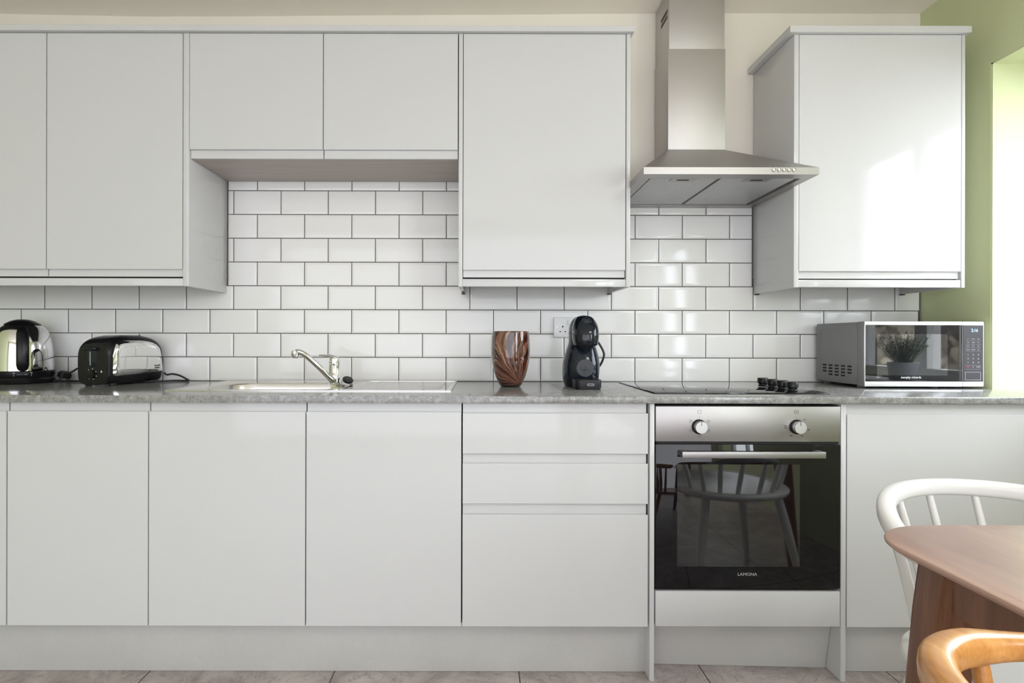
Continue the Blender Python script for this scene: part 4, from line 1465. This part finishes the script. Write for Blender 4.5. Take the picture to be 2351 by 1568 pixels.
# side vents
bm = BM()
xv = m0 + 0.0018
zv0 = Z(826, 2.15, 1930)
for c_ in range(5):
    yy = -0.054 - 0.0415 * c_ * 0.92 - 0.012
    nrow = 3 if c_ in (0, 4) else 4
    for r_ in range(nrow):
        zz = mzb + 0.068 - 0.0125 * r_
        box(bm, xv - 0.0006, xv + 0.001, yy - 0.023, yy, zz, zz + 0.0065)
obj('side_vents', bm, M_gap, body)
bm = BM()
ring = rrect(-0.235, -0.045, mzb + 0.022, mzt - 0.025, 0.022, 5)
ring2 = [(y_, z_) for y_, z_ in rrect(-0.233, -0.047, mzb + 0.024, mzt - 0.027, 0.02, 5)]
loft(bm, [[(xv + 0.0012, y_, z_) for y_, z_ in ring], [(xv - 0.0006, y_, z_) for y_, z_ in ring], [(xv - 0.0006, y_, z_) for y_, z_ in ring2], [(xv + 0.0012, y_, z_) for y_, z_ in ring2]], cap=False)
obj('pressed_outline', bm, M_mwbody, body)
for fx in (m0 + 0.03, m1 - 0.14):
    for fy in (yb0 + 0.02, yb1 - 0.03):
        bm = BM(); lathe(bm, [(0.0, 0), (0.013, 0), (0.015, 0.004), (0.015, mzb - ZT + 0.004), (0.0, mzb - ZT + 0.004)], (fx, fy, ZT + 0.0008), 20)
        obj('foot', bm, M_mwbody, mw)

# ================================================================== DINING TABLE
tx0, tx1, td0, td1, tz1 = 0.680, 1.50, -0.45, 1.0, 0.75


def sel(x0, x1, y0, y1, rx, ry, n=10, p=2.3):
    pts = []
    for cx, cy, a0 in ((x1 - rx, y1 - ry, 0), (x0 + rx, y1 - ry, 90), (x0 + rx, y0 + ry, 180), (x1 - rx, y0 + ry, 270)):
        for k in range(n + 1):
            a = R(a0 + 90 * k / n)
            c, s2 = math.cos(a), math.sin(a)
            pts.append((cx + rx * math.copysign(abs(c) ** (2 / p), c), cy + ry * math.copysign(abs(s2) ** (2 / p), s2)))
    return pts


tb = thing('dining_table', 'walnut dining table with rounded corners in the lower right corner', 'table', (1.09, Y(0.28), 0))
bm = BM()
o_ = sel(tx0, tx1, Y(td0), Y(td1), 0.15, 0.13, n=28)
cxt, cyt = (tx0 + tx1) / 2, Y((td0 + td1) / 2)


def ins(pts, d, z):
    out = []
    for x, y in pts:
        hx, hy = (tx1 - tx0) / 2, (td1 - td0) / 2
        out.append((cxt + (x - cxt) * (1 - d / hx), cyt + (y - cyt) * (1 - d / hy), z))
    return out


loft(bm, [ins(o_, 0.035, tz1 - 0.026), ins(o_, 0.004, tz1 - 0.011), ins(o_, 0.0005, tz1 - 0.007), ins(o_, 0.0, tz1 - 0.004), ins(o_, 0.0015, tz1 - 0.001), ins(o_, 0.004, tz1)])
obj('tabletop', bm, M_walnut_glare, tb)
bm = BM()
ax0, ax1, ay0, ay1 = tx0 + 0.06, tx1 - 0.06, Y(td0 + 0.08), Y(td1 - 0.08)
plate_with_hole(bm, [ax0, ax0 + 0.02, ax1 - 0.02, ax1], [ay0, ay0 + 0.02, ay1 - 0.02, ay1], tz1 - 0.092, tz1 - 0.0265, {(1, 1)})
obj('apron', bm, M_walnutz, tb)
for lx_, ld_, sxn, syn in ((0.770, 0.885, -1, 1), (1.40, 0.885, 1, 1), (0.757, -0.33, -1, -1), (1.40, -0.33, 1, -1)):
    bm = BM()
    top_ = (lx_, Y(ld_)); bot_ = (lx_ + sxn * 0.055, Y(ld_) + syn * 0.05)
    rings = []
    for f, hw in ((0, 0.036), (0.12, 0.036), (0.5, 0.029), (1.0, 0.019)):
        c = (top_[0] + (bot_[0] - top_[0]) * f, top_[1] + (bot_[1] - top_[1]) * f)
        z = (tz1 - 0.0266) * (1 - f) + 0.0006 * f
        rings.append([(x, y, z) for x, y in rrect(c[0] - hw, c[0] + hw, c[1] - hw, c[1] + hw, hw * 0.42, 4)])
    loft(bm, rings)
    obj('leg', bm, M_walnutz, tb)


# ================================================================== SPINDLE-BACK CHAIRS
def chair(label, loc, rz, mat, zr=0.735, RX=0.265, RY=0.265, rc=(0, 0), srx=0.225, sry=0.235, sc_=(0, 0), nsp=9, pw=2.0, dip=0.05, ends=9):
    t = thing('spindle_chair', label, 'chair', loc, rz, 'spindle-back dining chairs')
    # local: back of the chair toward +Y
    zs0 = 0.45
    bm = BM()
    e_ = []
    for i in range(56):
        a = 2 * PI * i / 56
        p = 2.35
        c, s2 = math.cos(a), math.sin(a)
        e_.append((sc_[0] + srx * math.copysign(abs(c) ** (2 / p), c), sc_[1] + sry * math.copysign(abs(s2) ** (2 / p), s2)))

    def er(f, z):
        return [(sc_[0] + (x - sc_[0]) * f, sc_[1] + (y - sc_[1]) * f, z) for x, y in e_]
    loft(bm, [er(0.90, zs0 - 0.030), er(0.965, zs0 - 0.024), er(0.995, zs0 - 0.012), er(0.995, zs0 - 0.005), er(0.975, zs0), er(0.80, zs0 - 0.001), er(0.5, zs0 - 0.007), er(0.15, zs0 - 0.009)])
    obj('seat', bm, mat, t, local=True, ang=50)
    bm = BM()
    pts = []
    a0, a1 = -ends, 180 + ends

    def rail_pt(deg):
        c, s2 = math.cos(R(deg)), math.sin(R(deg))
        zz = zr - 0.006 + 0.012 * max(0, s2) - dip * (1 - max(0.0, s2)) ** 2
        if s2 < 0:
            return (rc[0] + RX * (1 if c > 0 else -1), rc[1] + RX * s2, zz)
        return (rc[0] + RX * math.copysign(abs(c) ** (2 / pw), c), rc[1] + RY * s2 ** (2 / pw), zz)
    N = 48
    for k in range(N + 1):
        pts.append(rail_pt(a0 + (a1 - a0) * k / N))
    rad = [0.0185 * (0.75 + 0.25 * min(1, min(k, N - k) / 4)) for k in range(N + 1)]
    rings_bm = BM()
    # rounded-square section
    P_ = [Vector(p) for p in pts]
    rr_ = []
    for k in range(N + 1):
        tdir = (P_[min(k + 1, N)] - P_[max(k - 1, 0)]).normalized()
        side_ = tdir.cross(Vector((0, 0, 1))).normalized()
        sec = []
        for j in range(20):
            a = 2 * PI * j / 20
            p = 2.9
            c, s2 = math.cos(a), math.sin(a)
            sec.append(P_[k] + side_ * (0.0175 * (rad[k] / 0.0185) * math.copysign(abs(c) ** (2 / p), c)) + Vector((0, 0, 1)) * (rad[k] * math.copysign(abs(s2) ** (2 / p), s2)))
        rr_.append(sec)
    loft(rings_bm, rr_)
    bm.free()
    obj('top_rail', rings_bm, mat, t, local=True, ang=50)

    def post(a, rt, rb, aa=None):
        tp = Vector(rail_pt(a)) - Vector((0, 0, 0.012))
        ab = R(90 + (a - 90) * 0.84)
        p = 2.35
        c, s2 = math.cos(ab), math.sin(ab)
        bt = Vector((sc_[0] + srx * 0.84 * math.copysign(abs(c) ** (2 / p), c), sc_[1] + sry * 0.84 * math.copysign(abs(s2) ** (2 / p), s2), zs0 - 0.004))
        b_ = BM()
        tube(b_, [bt, bt.lerp(tp, 0.3), bt.lerp(tp, 0.6), tp], [rb, rb * 1.12, (rb + rt) / 2, rt], 12)
        return b_
    for k in range(nsp):
        a = 12 + (168 - 12) * k / (nsp - 1)
        thick = k in (0, nsp - 1)
        obj('spindle', post(a, 0.0072 if not thick else 0.009, 0.0092 if not thick else 0.0105), mat, t, local=True)
    for sx_, sy_ in ((-1, -1), (1, -1), (-1, 1), (1, 1)):
        b_ = BM()
        tp = Vector((sc_[0] + sx_ * srx * 0.62, sc_[1] + sy_ * sry * 0.62, zs0 - 0.022))
        bt = Vector((sc_[0] + sx_ * srx * 0.93, sc_[1] + sy_ * sry * 0.95, 0.0006))
        tube(b_, [tp, tp.lerp(bt, 0.3), bt], [0.017, 0.0195, 0.0125], 14)
        obj('leg', b_, mat, t, local=True)
    return t


chair('white painted spindle-back chair pulled up between the table and the base cabinet', (1.097, Y(1.03), 0), R(-4), M_chairw, srx=0.255, sc_=(0.002, -0.03), nsp=8)
chair('honey-coloured wooden spindle-back chair in front of the walnut table leg', (0.645, Y(0.387), 0), R(90), M_honey, RX=0.25, RY=0.20, sc_=(0.0, -0.02), pw=2.8, dip=0.0, ends=0)

# ================================================================== POTTED PLANT ON THE WINDOW SILL (seen mirrored in the microwave door)
ppx, ppy = WX + 0.13, Y(1.43)
pp = thing('potted_plant', 'bushy green plant in a grey pot on the window sill, mirrored in the microwave door', 'plant', (ppx, ppy, WZ0 + 0.0006))
bm = BM()
lathe(bm, [(0.0, 0), (0.068, 0), (0.070, 0.004), (0.078, 0.075), (0.080, 0.078), (0.082, 0.11), (0.080, 0.112), (0.074, 0.110), (0.072, 0.098), (0.0, 0.098)], (0, 0, 0), 40)
obj('pot', bm, M_pot, pp, local=True)
bm = BM(); lathe(bm, [(0.0, 0.0985), (0.071, 0.0985), (0.05, 0.103), (0.0, 0.105)], (0, 0, 0), 24)
obj('soil', bm, M_soil, pp, local=True)
bm = BM()
for k in range(110):
    a = random.uniform(0, 2 * PI); sp_ = random.random() ** 0.7
    base_ = Vector((0.045 * math.cos(a) * sp_, 0.045 * math.sin(a) * sp_, 0.102))
    tip = base_ + Vector((math.cos(a) * 0.10 * sp_, math.sin(a) * 0.10 * sp_, random.uniform(0.10, 0.20)))
    mid_ = base_.lerp(tip, 0.5) + Vector((0, 0, 0.015))
    tube(bm, [base_, mid_, tip], [0.0018, 0.0015, 0.0007], 4)
    for q in range(9):
        f = 0.25 + 0.75 * q / 8
        p = base_.lerp(mid_, f * 2) if f < 0.5 else mid_.lerp(tip, f * 2 - 1)
        d = Vector((random.uniform(-1, 1), random.uniform(-1, 1), random.uniform(0.2, 1.2))).normalized() * random.uniform(0.015, 0.03)
        s2 = d.cross(Vector((0.3, 0.2, 1))).normalized() * 0.0028
        v1 = bm.verts.new(p); v2 = bm.verts.new(p + d * 0.5 + s2); v3 = bm.verts.new(p + d); v4 = bm.verts.new(p + d * 0.5 - s2)
        bm.faces.new((v1, v2, v3, v4))
fo = obj('foliage', bm, M_leaf, pp, local=True)

for o_ in (pp,):
    o_.scale = (0.76, 0.76, 0.76)

# ================================================================== LIGHT
w = bpy.data.worlds.new('daylight')
sc.world = w
w.use_nodes = True
bg = w.node_tree.nodes['Background']
bg.inputs['Color'].default_value = (0.86, 0.92, 1.0, 1)
bg.inputs['Strength'].default_value = 12.6


def area(name, loc, rot, sx, sy, power, col=(1, 1, 1), portal=False):
    l = bpy.data.lights.new(name, 'AREA')
    l.shape = 'RECTANGLE'
    l.size, l.size_y = sx, sy
    l.energy = power
    l.color = col
    if portal:
        l.cycles.is_portal = True
    o = bpy.data.objects.new(name, l)
    link(o)
    o.location = loc
    o.rotation_euler = rot
    return o


# portal in the right window (guides the sky light)
area('window_portal', (fx1 + 0.005, (WY0 + WY1) / 2, (WZ0 + WZ1) / 2), (0, R(90), 0), WZ1 - WZ0, WY1 - WY0, 1, portal=True)
area('window_portal', (fx1 + 0.005, (W2A + W2B) / 2, (W2Z0 + W2Z1) / 2), (0, R(90), 0), W2Z1 - W2Z0, W2B - W2A, 1, portal=True)
# daylight through the wide curtained window in the rear wall
area('rear_window_daylight', ((RX0 + RX1) / 2, YB - 0.02, (RZ0 + RZ1) / 2), (R(90), 0, 0), RX1 - RX0 - 0.05, RZ1 - RZ0 - 0.05, 78, (0.81, 0.855, 1.0))
# unseen fill lamp added behind the camera to brighten the right side
area('added_ceiling_fill', (1.53, -2.75, ZC - 0.03), (0, 0, 0), 0.6, 0.8, 18, (0.97, 0.96, 1.0))

# ================================================================== CAMERA
cam = bpy.data.cameras.new('camera')
co = bpy.data.objects.new('camera', cam)
link(co)
cam.sensor_fit = 'HORIZONTAL'
cam.sensor_width = 36.0
cam.lens = 36.0 * F / 2351.0
cam.shift_x = (1175.5 - CX) / 2351.0
cam.shift_y = -(784.0 - CY) / 2351.0
cam.clip_start = 0.02
co.location = (0, Y(0), CZ)
co.rotation_euler = (R(90), -ROLL, 0)
sc.camera = co

sc.view_settings.view_transform = 'Standard'
sc.view_settings.look = 'None'
sc.view_settings.exposure = 0.02
sc.view_settings.gamma = 1.0
sc.view_settings.use_curve_mapping = False
sc.cycles.use_denoising = True
sc.cycles.max_bounces = 10
sc.cycles.diffuse_bounces = 6
sc.cycles.glossy_bounces = 6
sc.cycles.sample_clamp_indirect = 8
